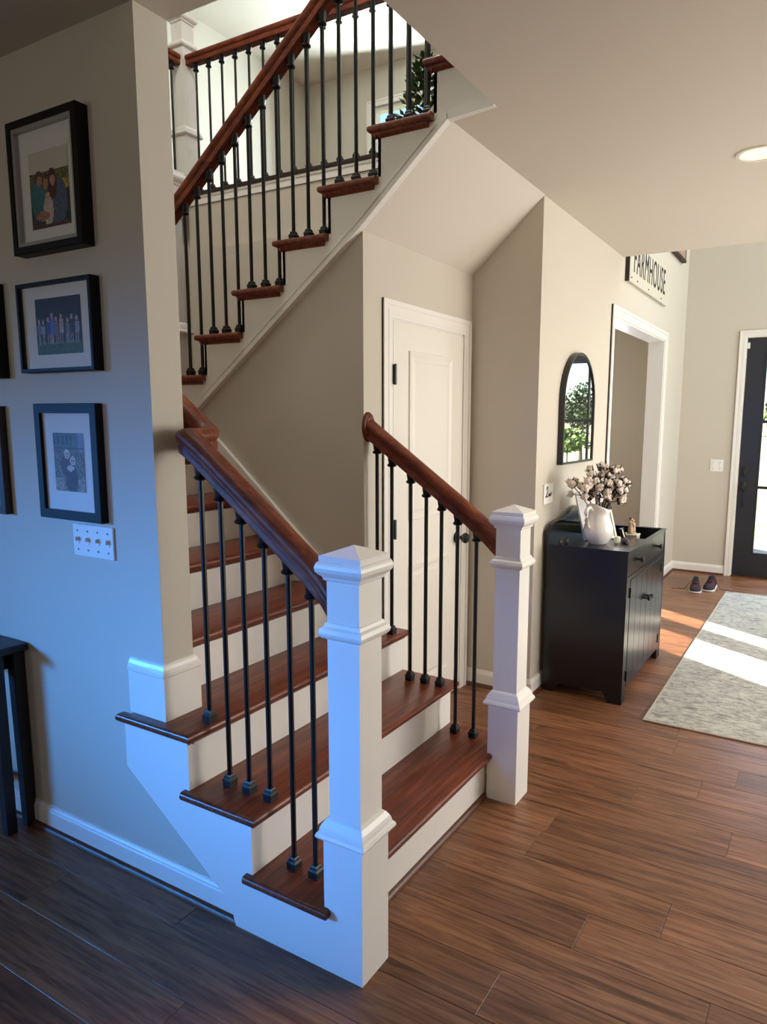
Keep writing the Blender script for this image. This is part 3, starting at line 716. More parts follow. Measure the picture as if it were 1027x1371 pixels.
def ph_family(u, v):
    c = srgb(206, 204, 190)
    if v < .72: c = nz(srgb(98, 96, 52), .5)
    if v < .60 and u > .62: c = nz(srgb(182, 150, 70), .3)
    if v < .45: c = nz(srgb(44, 62, 58), .3)
    if ell(u, v, .22, .40, .20, .30): c = nz(srgb(44, 112, 122))
    if ell(u, v, .24, .66, .11, .09): c = nz(srgb(74, 60, 48))
    if ell(u, v, .68, .32, .26, .30): c = nz(srgb(74, 92, 122), .2)
    if ell(u, v, .58, .56, .12, .20): c = nz(srgb(74, 38, 28))
    if ell(u, v, .40, .60, .085, .10): c = nz(srgb(84, 56, 44))
    if ell(u, v, .41, .57, .065, .07): c = nz(srgb(176, 124, 106))
    if ell(u, v, .59, .60, .065, .07): c = nz(srgb(190, 138, 120))
    if ell(u, v, .25, .62, .07, .07): c = nz(srgb(170, 122, 104))
    if ell(u, v, .45, .22, .13, .20): c = nz(srgb(196, 186, 178))
    if ell(u, v, .45, .40, .06, .06): c = nz(srgb(206, 160, 140))
    if ell(u, v, .30, .16, .18, .06): c = nz(srgb(170, 110, 96))
    if v < .05: c = nz(srgb(90, 50, 44), .3)
    return c
def ph_group(u, v):
    c = nz(srgb(34, 30, 26), .4)
    if v < .22: c = nz(srgb(62, 84, 34), .3)
    tops = [(.07, .60), (.16, .58), (.28, .62), (.36, .68), (.46, .62), (.56, .66), (.70, .58), (.79, .64), (.90, .60)]
    cl = [(120, 120, 130), (150, 140, 134), (58, 66, 120), (72, 104, 176), (120, 92, 104), (176, 156, 140), (120, 108, 118), (48, 48, 54), (132, 140, 140)]
    for (x, t), q in zip(tops, cl):
        if abs(u-x) < .045 and .36 < v < t-.05: c = nz(srgb(*q), .15)
        if abs(u-x) < .032 and .18 < v <= .36 and abs(u-x) > .006: c = nz(srgb(150, 130, 120), .2)
        if ell(u, v, x, t, .026, .05): c = nz(srgb(196, 160, 140), .1)
    return c
def ph_boys(u, v):
    c = nz(srgb(112, 92, 78), .45)
    if v > .74: c = nz(srgb(96, 90, 86), .2)
    if .80 < v < .96 and u < .62 and (int(u*14) % 2 == 0): c = nz(srgb(58, 54, 52), .2)
    if u > .82 and v > .68: c = nz(srgb(120, 124, 132), .1)
    if .72 < v < .76: c = srgb(60, 52, 48)
    if ell(u, v, .42, .44, .20, .20): c = nz(srgb(86, 40, 36), .2)
    if ell(u, v, .56, .22, .20, .26): c = nz(srgb(72, 30, 28), .25)
    if ell(u, v, .44, .665, .105, .09): c = nz(srgb(70, 48, 40))
    if ell(u, v, .44, .64, .095, .085): c = nz(srgb(206, 176, 158))
    if ell(u, v, .62, .555, .10, .085): c = nz(srgb(80, 58, 46))
    if ell(u, v, .62, .53, .092, .08): c = nz(srgb(204, 172, 152))
    for cx, cy in ((.405, .65), (.475, .65), (.585, .54), (.655, .54)):
        if ell(u, v, cx, cy, .02, .014): c = srgb(50, 36, 32)
    if ell(u, v, .44, .61, .035, .012) or ell(u, v, .62, .50, .034, .012): c = srgb(150, 84, 80)
    if ell(u, v, .54, .40, .12, .05): c = nz(srgb(206, 176, 160))
    if v < .22 and (u < .3 or u > .78): c = nz(srgb(150, 128, 108), .3)
    return c
def ph_dark(u, v): return nz(srgb(96, 84, 74), .35)
def frame(label, y0, y1, z0, z1, bw, dep, fn, ph, fm='frame', liner=False):
    """y0 < y1, ph = photo rectangle as fractions (u0,u1,v0,v1)"""
    t = thing('picture_frame', label, 'picture frame', (XL0, (y0+y1)/2, (z0+z1)/2), 'framed photographs on the left wall')
    xf = XL0-dep
    bm = BM()
    A = [(y0, z0), (y1, z0), (y1, z1), (y0, z1)]; B = [(y0+bw, z0+bw), (y1-bw, z0+bw), (y1-bw, z1-bw), (y0+bw, z1-bw)]
    va = [bm.verts.new((XL0, *p)) for p in A]; vb = [bm.verts.new((xf+.002, *p)) for p in A]
    vb2 = [bm.verts.new((xf, p[0]+(.002 if p[0] == y0 else -.002), p[1]+(.002 if p[1] == z0 else -.002))) for p in A]
    vc = [bm.verts.new((xf, *p)) for p in B]; vd = [bm.verts.new((XL0-.004, *p)) for p in B]
    for p, q in ((va, vb), (vb, vb2), (vb2, vc), (vc, vd)):
        for i in range(4): bm.faces.new((p[i], p[(i+1) % 4], q[(i+1) % 4], q[i]))
    obj('frame', bm, MT[fm], t)
    xm = XL0-dep*.55
    bm = BM(); box(bm, xm, XL0-.003, y0+bw, y1-bw, z0+bw, z1-bw); obj('mat_board', bm, MT['mat_board'], t)
    if liner:
        bm = BM(); l = .012
        for a, b, c, d in ((y0+bw, y0+bw+l, z0+bw, z1-bw), (y1-bw-l, y1-bw, z0+bw, z1-bw), (y0+bw+l, y1-bw-l, z0+bw, z0+bw+l), (y0+bw+l, y1-bw-l, z1-bw-l, z1-bw)): box(bm, xf+.004, xm, a, b, c, d)
        obj('liner', bm, MT['liner'], t)
    iy0, iy1, iz0, iz1 = y0+bw, y1-bw, z0+bw, z1-bw
    u0, u1, v0, v1 = ph
    photo_obj(t, xm-.0012, iy1-(iy1-iy0)*u1, iy1-(iy1-iy0)*u0, iz0+(iz1-iz0)*v0, iz0+(iz1-iz0)*v1, fn)
    bm = BM(); box(bm, xf+.0035 if liner else xf+.004, xf+.0055, iy0, iy1, iz0, iz1); obj('glass_pane', bm, MT['glass'], t)
    return t
frame('black framed portrait of a seated family of four, top frame on the wall', .972, 1.318, 2.002, 2.392, .022, .042, ph_family, (.20, .84, .14, .78), liner=True)
frame('landscape frame with a group standing on grass, between the other two photos', .962, 1.340, 1.640, 1.917, .012, .034, ph_group, (.19, .84, .17, .85))
frame('black framed photo of two boys above the four-gang switch', .982, 1.302, 1.170, 1.542, .030, .026, ph_boys, (.20, .80, .20, .80))
frame('dark frame cut by the left picture edge, beside the group photo', 1.462, 1.80, 1.628, 1.935, .022, .034, ph_dark, (.2, .8, .2, .8))
frame('brown frame cut by the left picture edge, beside the two boys', 1.505, 1.83, 1.162, 1.535, .030, .026, ph_dark, (.2, .8, .2, .8), fm='frame_brown')

# ------------------------------------------------------------------ switches
def switch(label, plane, c, a0, a1, z0, z1, n, toggles=True):
    """plane 'x' faces -x, plane 'y' faces -y"""
    def bx(bm, u0, u1, w0, w1, d0, d1, bev=0):
        if plane == 'x': box(bm, c-d1, c-d0, u0, u1, w0, w1, bev, 2)
        else: box(bm, u0, u1, c-d1, c-d0, w0, w1, bev, 2)
    loc = (c, (a0+a1)/2, (z0+z1)/2) if plane == 'x' else ((a0+a1)/2, c, (z0+z1)/2)
    t = thing('switch_plate', label, 'light switch', loc)
    bm = BM(); bx(bm, a0, a1, z0, z1, 0, .007, .003); obj('plate', bm, MT['plastic'], t)
    w = (a1-a0)/n; zc = (z0+z1)/2
    if toggles:
        for i in range(n):
            u = a0+w*(i+.5)
            bm = BM(); bx(bm, u-.006, u+.006, zc-.013, zc+.013, .006, .0085); bx(bm, u-.0045, u+.0045, zc-.002, zc+.011, .008, .019, .001); obj('toggle', bm, MT['plastic'], t)
            bm = BM()
            for s in (-1, 1): bx(bm, u-.003, u+.003, zc+s*.031-.003, zc+s*.031+.003, .0065, .0082)
            obj('screw', bm, MT['screw'], t)
    return t
switch('white four-gang switch plate below the two boys photo', 'x', XL0, .957, 1.160, 1.052, 1.158, 4)
switch('small white double switch plate beside the front door', 'x', XE, -.058, .062, 1.022, 1.140, 2)
sw = switch('white switch plate with a dark script word, left of the dry sink under the mirror', 'y', Y0, 2.232, 2.372, 1.048, 1.160, 2, False)
def stroke(pts, r):
    bm = BM(); tube(bm, [(p[0], Y0-.0085, p[1]) for p in pts], r, 6); return bm
L0 = [(2.262, 1.128), (2.275, 1.145), (2.285, 1.138), (2.280, 1.118), (2.268, 1.098), (2.256, 1.086), (2.252, 1.092), (2.262, 1.094), (2.280, 1.086), (2.296, 1.090), (2.306, 1.102), (2.314, 1.094), (2.308, 1.088), (2.302, 1.094), (2.310, 1.104), (2.322, 1.100), (2.328, 1.088), (2.338, 1.104), (2.350, 1.106)]
obj('script', stroke(L0, .0022), MT['ink'], sw)

# ------------------------------------------------------------------ console table at the left edge
ct = thing('console_table', 'dark console table cut by the left picture edge, against the picture wall', 'table', (-.05, 2.1, 0))
bm = BM(); box(bm, -.125, XL0-.004, 1.47, 2.75, .672, .700, .004); obj('tabletop', bm, MT['table'], ct)
bm = BM(); box(bm, -.10, XL0-.03, 1.545, 2.66, .60, .672); obj('apron', bm, MT['table'], ct)
for x in (-.088, XL0-.042):
    for y in (1.50, 2.67):
        bm = BM(); lean = (.03 if y < 2 else -.03)
        prism(bm, [(y, .672), (y+.045, .672), (y+.038-lean*.4, 0), (y+.006-lean*.4, 0)], 'x', x, x+.036); obj('leg', bm, MT['table'], ct)
bm = BM(); box(bm, -.05, XL0-.042, 1.56, 2.66, .16, .18); obj('shelf', bm, MT['table'], ct)

# ------------------------------------------------------------------ mirror, sign, plaque
MX0, MX1, MZ0, MZ1 = 2.435, 3.01, 1.255, 1.895
mr = thing('arched_mirror', 'black framed arched mirror above the dry sink reflecting the front door', 'mirror', ((MX0+MX1)/2, Y0, 1.55))
def arch(x0, x1, z0, z1, n=24):
    r = (x1-x0)/2; zc = z1-r; cx = (x0+x1)/2
    return [(x0, z0), (x1, z0)]+[(cx+r*math.cos(math.pi*i/n), zc+r*math.sin(math.pi*i/n)) for i in range(n+1)]
bm = BM(); A = arch(MX0, MX1, MZ0, MZ1); B = arch(MX0+.012, MX1-.012, MZ0+.012, MZ1-.012)
rings = []
for pts, y in ((A, Y0), (A, Y0-.034), (B, Y0-.034), (B, Y0-.006)): rings.append([bm.verts.new((p[0], y, p[1])) for p in pts])
for a, b in zip(rings, rings[1:]):
    n = len(a)
    for i in range(n): bm.faces.new((a[i], a[(i+1) % n], b[(i+1) % n], b[i]))
obj('frame', bm, MT['blackmetal'], mr)
bm = BM(); prism(bm, arch(MX0+.011, MX1-.011, MZ0+.011, MZ1-.011), 'y', Y0-.026, Y0-.004); obj('mirror_glass', bm, MT['mirror'], mr)

sg = thing('farmhouse_sign', 'cream distressed board sign reading FARMHOUSE above the hall opening', 'sign', (4.38, Y0, 2.63))
SX0, SX1, SGZ0, SGZ1 = 3.71, 4.98, 2.470, 2.80
bm = BM(); box(bm, SX0, SX1, Y0-.025, Y0-.001, SGZ0, SGZ1, .003); obj('board', bm, MT['sign'], sg)
bm = BM()
for a, b, c, d in ((SX0-.010, SX0, SGZ0-.004, SGZ1),): box(bm, a, b, Y0-.030, Y0-.001, c, d)
obj('edge_strip', bm, MT['plaque_edge'], sg)
bm = BM()
for x in (3.78, 3.95, 4.30, 4.75): lathe(bm, (x, Y0-.026, SGZ0+.03), [(.006, -.004), (.006, .004)], 8)
obj('nail', bm, MT['ink'], sg)
tc = bpy.data.curves.new('lettering', 'FONT'); tc.body = 'FARMHOUSE'; tc.size = .3; tc.extrude = .001; tc.space_character = 1.12
to = bpy.data.objects.new('lettering_curve', tc); COL.objects.link(to)
bpy.context.view_layer.update()
dg = bpy.context.evaluated_depsgraph_get(); me = bpy.data.meshes.new_from_object(to.evaluated_get(dg)); bpy.data.objects.remove(to)
xs = [v.co.x for v in me.vertices]; ys = [v.co.y for v in me.vertices]
lx0, lx1, lz0, lz1 = SX0+.13, SX1-.10, SGZ0+.075, SGZ1-.055
for v in me.vertices:
    v.co = Vector((lx0+(v.co.x-min(xs))/(max(xs)-min(xs))*(lx1-lx0)-4.38, -.0262+v.co.z*1.0, lz0+(v.co.y-min(ys))/(max(ys)-min(ys))*(lz1-lz0)-2.63))
me.materials.clear(); me.materials.append(MT['ink']); me.name = 'lettering'
o = bpy.data.objects.new('lettering', me); COL.objects.link(o); o.parent = sg
pq = thing('wood_plaque', 'pinkish barn-wood plaque with dark edge, high on the wall right of the sign', 'plaque', (5.4, Y0, 3.2))
bm = BM(); box(bm, 5.13, 5.66, Y0-.03, Y0-.001, 2.972, 3.5); obj('board', bm, MT['plaque'], pq)
bm = BM(); box(bm, 5.12, 5.67, Y0-.04, Y0-.001, 2.95, 2.972); box(bm, 5.12, 5.13, Y0-.035, Y0-.001, 2.972, 3.5); box(bm, 5.66, 5.67, Y0-.035, Y0-.001, 2.972, 3.5); obj('edge_strip', bm, MT['plaque_edge'], pq)

# ------------------------------------------------------------------ dry sink dresser
X0d, X1d, YF, YBk, ZT = 2.245, 3.185, -.10, .345, .83
ds = thing('dry_sink', 'black dry sink cabinet with open tray top against the hall wall', 'cabinet', (2.72, .12, 0))
bm = BM()      # carcass: sides with cut-out feet, back, bottom, front stiles
def side(x0, x1):
    prism(bm, [(YF, 0), (YF+.075, 0), (YF+.105, .055), (YBk-.095, .055), (YBk-.065, 0), (YBk, 0), (YBk, ZT), (YF, ZT)], 'x', x0, x1)
side(X0d, X0d+.02); side(X1d-.02, X1d)
box(bm, X0d+.02, X1d-.02, YBk-.015, YBk, .07, ZT); box(bm, X0d+.02, X1d-.02, YF+.018, YBk-.015, .07, .09)
box(bm, X0d+.02, X0d+.078, YF+.001, YF+.02, 0, .693); box(bm, X1d-.078, X1d-.02, YF+.001, YF+.02, 0, .693)
box(bm, X0d+.078, X1d-.078, YF+.001, YF+.02, .672, .693)
obj('carcass', bm, MT['black'], ds)
XWELL = 2.72
bm = BM(); box(bm, X0d+.012, X1d-.012, YF+.003, YF+.022, .695, ZT-.004); obj('drawer_front', bm, MT['black'], ds)
bm = BM(); box(bm, X0d+.02, XWELL, YF+.0225, YBk-.015, ZT-.022, ZT); box(bm, X0d-.004, X1d+.004, YF-.006, YF+.022, ZT-.004, ZT+.004, .002); box(bm, X0d-.004, X0d+.022, YF+.022, YBk, ZT-.004+.004, ZT+.004)
obj('counter', bm, MT['black'], ds)
bm = BM(); box(bm, XWELL, X1d-.02, YF+.022, YBk-.015, .735, .745); box(bm, XWELL-.012, XWELL, YF+.0225, YBk-.015, .745, ZT-.022); box(bm, X1d-.024, X1d+.004, YF+.022, YBk, ZT, ZT+.004)
obj('well_tray', bm, MT['black_in'], ds)
# shaped back board and ledge
pts = [(X0d, ZT), (X0d, .885), (X0d+.012, .918), (X0d+.04, .937), (X0d+.10, .946), (X0d+.20, .952), (X0d+.30, .962), (X0d+.36, .985), (X0d+.42, 1.0), (X1d-.42, 1.0), (X1d-.36, .985), (X1d-.30, .962), (X1d-.20, .952), (X1d-.1, .946), (X1d-.04, .937), (X1d-.012, .918), (X1d, .885), (X1d, ZT)]
pts = [(x, min(z, 1.0)) for x, z in pts]
bm = BM(); prism(bm, pts, 'y', YBk-.016, YBk+.002); obj('back_board', bm, MT['black'], ds)
bm = BM(); box(bm, 2.47, 3.0, YBk-.10, YBk-.016, .925, .938, .003); obj('ledge', bm, MT['black'], ds)
for x0, x1, hx in ((X0d+.081, 2.7135, X0d+.079), (2.7165, X1d-.081, X1d-.079)):
    t_ = BM(); box(t_, x0, x1, YF+.006, YF+.022, .072, .669); dd = obj('door', t_, MT['black_in'], ds)
    n = 3; w = (x1-x0)/n
    for i in range(n):
        b_ = BM(); box(b_, x0+w*i+.0015, x0+w*(i+1)-.0015, YF-.001, YF+.006, .0725, .6685, .0015); obj('board', b_, MT['black'], dd)
    kx = 2.7135-.03 if x0 < 2.5 else 2.7165+.03
    b_ = BM(); lathe(b_, (0, 0, 0), [(.007, 0), (.006, .012), (.013, .018), (.016, .025), (.013, .031), (.003, .033)], 14)
    bmesh.ops.rotate(b_, verts=b_.verts, matrix=Matrix.Rotation(math.pi/2, 3, 'X')); bmesh.ops.translate(b_, verts=b_.verts, vec=(kx, YF-.001, .495)); obj('knob', b_, MT['blackmetal'], dd, True)
    for z in (.60, .14):
        b_ = BM(); box(b_, hx-.008, hx+.008, YF-.006, YF+.001, z-.028, z+.028, .001); obj('hinge', b_, MT['blackmetal'], dd)
for x in (2.478, 2.95):
    b_ = BM(); lathe(b_, (0, 0, 0), [(.008, 0), (.007, .014), (.014, .020), (.017, .027), (.014, .033), (.003, .035)], 14)
    bmesh.ops.rotate(b_, verts=b_.verts, matrix=Matrix.Rotation(math.pi/2, 3, 'X')); bmesh.ops.translate(b_, verts=b_.verts, vec=(x, YF+.003, .757)); obj('knob', b_, MT['blackmetal'], ds, True)

# ------------------------------------------------------------------ pitcher with cotton stems
PC = (2.43, .115, ZT)
pt = thing('pitcher', 'white ceramic pitcher holding cotton stems on the dry sink', 'pitcher', PC)
prof = [(.045, 0), (.050, .004), (.054, .010), (.066, .024), (.078, .048), (.082, .074), (.078, .100), (.066, .128), (.058, .150), (.057, .172), (.064, .196), (.072, .212)]
bm = BM(); n = 32; rings = []
def pr(r, z, i):
    a = 2*math.pi*i/n; k = max(0, (z-.13)/.082)
    sp_ = math.exp(-((math.atan2(math.sin(a+.3), math.cos(a+.3)))/.34)**2)*k
    dip = .016*k*math.cos(2*(a+.3))
    rr = r+.032*sp_
    return (PC[0]+rr*math.cos(a), PC[1]+rr*math.sin(a), PC[2]+z+dip+.008*sp_)
allp = prof+[(.067, .206), (.053, .172), (.052, .150)]
for r, z in allp: rings.append([bm.verts.new(pr(r, z, i)) for i in range(n)])
for a, b in zip(rings, rings[1:]):
    for i in range(n): bm.faces.new((a[i], a[(i+1) % n], b[(i+1) % n], b[i]))
bm.faces.new(rings[0][::-1]); bm.faces.new(rings[-1])
obj('body', bm, MT['ceramic'], pt, 'full')
hd = Vector((math.cos(math.radians(160)), math.sin(math.radians(160)), 0))
hp = lambda r, z: (PC[0]+hd.x*r, PC[1]+hd.y*r, PC[2]+z)
bm = BM(); tube(bm, [hp(.062, .192), hp(.085, .208), hp(.108, .200), (hp(.118, .175)), hp(.112, .140), hp(.096, .108), hp(.074, .088)], [.009, .0105, .011, .011, .010, .009, .009], 10); obj('handle', bm, MT['ceramic'], pt, 'full')
def boll_mesh():
    bm = BM()
    for i in range(5):
        a = 2*math.pi*i/5; blob(bm, (.011*math.cos(a), .011*math.sin(a), .012), .0125, 1, .12)
    blob(bm, (0, 0, .019), .0125, 1, .12)
    bmesh.ops.recalc_face_normals(bm, faces=bm.faces); me = bpy.data.meshes.new('cotton_boll'); bm.to_mesh(me); bm.free(); me.materials.append(MT['cotton'])
    for p in me.polygons: p.use_smooth = True
    bm = BM()
    for i in range(5):
        a = 2*math.pi*(i+.5)/5; c, s = math.cos(a), math.sin(a)
        p = [bm.verts.new((0, 0, -.006)), bm.verts.new((.013*c-.008*s, .013*s+.008*c, .0)), bm.verts.new((.027*c, .027*s, .022)), bm.verts.new((.013*c+.008*s, .013*s-.008*c, .0)), bm.verts.new((.016*c, .016*s, -.004))]
        bm.faces.new((p[0], p[1], p[4])); bm.faces.new((p[1], p[2], p[4])); bm.faces.new((p[2], p[3], p[4])); bm.faces.new((p[3], p[0], p[4])); bm.faces.new((p[0], p[3], p[2], p[1]))
    mh = bpy.data.meshes.new('husk'); bm.to_mesh(mh); bm.free(); mh.materials.append(MT['husk']); return me, mh
BOLL, HUSK = boll_mesh()
rc = random.Random(11)
tops = [(-.15, .10, .335), (-.115, .03, .31), (-.07, .0, .375), (-.02, -.02, .42), (.03, .03, .40), (.06, -.02, .36), (.115, -.02, .39), (.165, -.03, .335), (.12, -.05, .30), (.0, -.06, .32), (.07, -.07, .29)]
where = ['drooping farthest left toward the switch plate', 'just left of the bouquet middle, low', 'left of the tallest stem', 'tallest of the bouquet', 'right behind the tallest stem', 'right of the bouquet middle', 'second from the right end of the bouquet', 'reaching farthest right over the tray', 'low on the right side of the bouquet', 'low at the front of the bouquet', 'low front right above the pitcher lip']
for (dx, dy, dz), wh in zip(tops, where):
    st = thing('cotton_stem', 'dry cotton stem in the white pitcher, '+wh, 'flower stem', (PC[0], PC[1], PC[2]+.12), 'cotton stems in the pitcher')
    # picture-right is along +x/-y, so spread on that diagonal
    tip = Vector((PC[0]+dx*.86+dy*.4, PC[1]-dx*.42+dy*.8, PC[2]+dz)); b0 = Vector((PC[0]+dx*.14, PC[1]-dx*.07, PC[2]+.13))
    midp = b0.lerp(tip, .5)+Vector((-dx*.12, dx*.06, .02))
    P_ = [b0*(1-t)**2+midp*2*t*(1-t)+tip*t*t for t in [i/6 for i in range(7)]]
    bm = BM(); tube(bm, P_, [.003]*5+[.0025, .0022], 6)
    heads = [(1.0, Vector((0, 0, 0)))]
    for t, s in ((.90, 1), (.82, -1), (.72, 1), (.62, -1), (.54, 1)):
        a = P_[int(t*6)].lerp(P_[min(6, int(t*6)+1)], t*6-int(t*6))
        off = Vector((rc.uniform(.02, .045)*s, -rc.uniform(.0, .04)*s+rc.uniform(-.03, .03), rc.uniform(.005, .03)))
        tube(bm, [a, a+off*.6, a+off], .0018, 5); heads.append((t, off))
    obj('stem', bm, MT['stem'], st)
    base = root_of(st)
    for t, off in heads:
        a = P_[min(6, int(t*6))].lerp(P_[min(6, int(t*6)+1)], t*6-int(t*6)) if t < 1 else P_[6]
        c = a+off; d = (Vector((off.x, off.y, off.z)).normalized() if off.length > 0 else (P_[6]-P_[5]).normalized())
        d = (d+Vector((rc.uniform(-.4, .4), rc.uniform(-.6, .1), rc.uniform(0, .4)))).normalized()
        rot = d.to_track_quat('Z', 'Y').to_euler(); sc_ = rc.uniform(.9, 1.3)
        b = inst('cotton_boll', BOLL, st, c-base, rot); b.scale = (sc_,)*3
        h = inst('husk', HUSK, b, (0, 0, 0), (0, 0, rc.uniform(0, 1)))

# ------------------------------------------------------------------ small things on the dry sink
# leaning white print in a thin black frame
def leaning(name, label, cat, x0, x1, yb, zb, h, lean, bw, fm, art):
    t = thing(name, label, cat, ((x0+x1)/2, yb, zb))
    R_ = Matrix.Rotation(-lean, 4, 'X')
    def place(o):
        o.rotation_euler = (-lean, 0, 0)
    w = (x1-x0)/2
    bm = BM()
    for a, b, c, d in ((-w, -w+bw, 0, h), (w-bw, w, 0, h), (-w+bw, w-bw, 0, bw), (-w+bw, w-bw, h-bw, h)): box(bm, a, b, -.008, .008, c, d)
    place(obj('frame', bm, MT[fm], t, local=True))
    bm = BM(); box(bm, -w+bw, w-bw, -.002, .006, bw, h-bw); place(obj('print', bm, MT['mat_board'], t, local=True))
    if art:
        bm = BM()
        tube(bm, [(-w*.5, -.0035, h*.35), (-w*.1, -.0035, h*.55), (w*.2, -.0035, h*.8)], .0018, 5)
        for (u, v, a) in ((-w*.3, .45, .5), (0, .6, -.3), (w*.15, .72, .6), (-w*.05, .5, 1.2)):
            q = [(u, v*h), (u+.03*math.cos(a), v*h+.03*math.sin(a)), (u+.06*math.cos(a+.3), v*h+.06*math.sin(a+.3)), (u+.03*math.cos(a+.9), v*h+.03*math.sin(a+.9))]
            vs = [bm.verts.new((p[0], -.0035, p[1])) for p in q]; bm.faces.new(vs)
        place(obj('leaf_drawing', bm, MT['husk'], t, local=True))
    bm = BM(); box(bm, -w+bw, w-bw, -.006, -.0045, bw, h-bw); place(obj('glass_pane', bm, MT['glass'], t, local=True))
    return t
lp_ = leaning('leaning_print', 'white framed leaf print leaning behind the pitcher', 'picture frame', 2.452, 2.672, .1375, ZT+.004, .28, math.radians(23), .010, 'plastic', True)
lp_.rotation_euler = (0, 0, math.radians(-38))
bm = BM(); box(bm, -.105, .1165, .0085, .014, .002, .276); o = obj('easel_back', bm, MT['frame'], lp_, local=True); o.rotation_euler = (-math.radians(23), 0, 0)
leaning('small_photo_frame', 'tiny white framed card right of the pitcher', 'picture frame', 2.655, 2.705, .035, ZT+.002, .058, math.radians(18), .004, 'frame', False)
bm = BM(); lathe(bm, (2.512, .030, ZT), [(.016, 0), (.017, .003), (.017, .032), (.014, .035), (.003, .036)], 14); tag(obj('candle', bm, MT['candle'], None, True), 'small cream candle just right of the pitcher', 'candle')
bm = BM(); blob(bm, (2.520, -.012, ZT+.014), .02, 2, .08, (.9, 1.2, .72)); tag(obj('pebble', bm, MT['stone'], None, True), 'small dark pebble on the counter edge, right of the candle', 'stone')
ZW = .7452
bx_ = thing('wooden_box', 'small whitewashed box standing in the tray of the dry sink under the figurine', 'box', (2.815, .025, ZW))
bm = BM(); box(bm, 2.775, 2.855, -.015, .065, ZW, ZW+.085, .003); obj('body', bm, MT['box'], bx_)
bm = BM(); box(bm, 2.772, 2.858, -.018, .068, ZW+.0855, ZW+.095, .002); obj('lid', bm, MT['box'], bx_)
fz = ZW+.095; fx, fy = 2.815, .025
fg = thing('figurine', 'small carved figurine of an embracing couple on the whitewashed box', 'figurine', (fx, fy, fz))
bm = BM(); lathe(bm, (fx, fy, fz), [(.028, 0), (.028, .006), (.024, .008)], 16); obj('base', bm, MT['figure'], fg, True)
bm = BM()
for dx, hh in ((-.012, .075), (.012, .066)):
    lathe(bm, (fx+dx, fy-dx*.4, fz+.007), [(.016, 0), (.015, hh*.3), (.011, hh*.6), (.0125, hh*.82), (.006, hh*.92)], 12)
    blob(bm, (fx+dx*.6, fy-dx*.3, fz+.009+hh*1.05), .0095, 2)
    tube(bm, [(fx+dx*1.6, fy-.006, fz+.007+hh*.8), (fx+dx*.9, fy-.016, fz+.007+hh*.55), (fx-dx*.6, fy-.014, fz+.007+hh*.66)], [.0045, .004, .0035], 7)
obj('figures', bm, MT['figure'], fg, 'full')
bm = BM()
for dx, hh in ((-.012, .075), (.012, .066)): blob(bm, (fx+dx*.65, fy-dx*.3+.003, fz+.012+hh*1.06), .0097, 2, 0, (1, 1, .85))
obj('hair', bm, MT['hair'], fg, 'full')
for i, (x, y, l) in enumerate(((2.296, .285, 'small dark trinket at the left end of the dry sink, nearer the front'), (2.338, .262, 'small dark trinket beside its twin at the left end of the dry sink'))):
    tt_ = thing('trinket', l, 'trinket', (x, y, ZT+.004), 'trinkets on the dry sink')
    zb = ZT+(.0042 if x < X0d+.022 else 0.0)
    bm = BM(); blob(bm, (x, y, zb+.013), .013, 2, 0, (1.35, .9, 1)); blob(bm, (x+.014, y, zb+.027), .0085, 2)
    obj('body', bm, MT['stone'], tt_, 'full')
    bm = BM(); blob(bm, (x, y-.008, zb+.013), .006, 1, 0, (1.3, .5, .8)); obj('wing', bm, MT['silver'], tt_, 'full')

# ------------------------------------------------------------------ rug
RX0, RX1, RY0, RY1 = 2.108, 5.27, -2.35, -.243
rg = thing('area_rug', 'pale grey distressed area rug across the hall floor in front of the door', 'rug', ((RX0+RX1)/2, (RY0+RY1)/2, 0))
bm = BM(); nx, ny = 60, 40
g_ = [[bm.verts.new((RX0+.012+(RX1-RX0-.024)*i/nx, RY0+.012+(RY1-RY0-.024)*j/ny, .0085+.0012*math.sin(i*1.7)*math.cos(j*1.3))) for i in range(nx+1)] for j in range(ny+1)]
for j in range(ny):
    for i in range(nx): bm.faces.new((g_[j][i], g_[j][i+1], g_[j+1][i+1], g_[j+1][i]))
obj('pile', bm, MT['rug'], rg, 'full')
bm = BM(); box(bm, RX0, RX1, RY0, RY0+.014, .0005, .0095, .003); box(bm, RX0, RX1, RY1-.014, RY1, .0005, .0095, .003); box(bm, RX0, RX0+.014, RY0+.014, RY1-.014, .0005, .0095, .003); box(bm, RX1-.014, RX1, RY0+.014, RY1-.014, .0005, .0095, .003)
obj('binding', bm, MT['rug_edge'], rg)

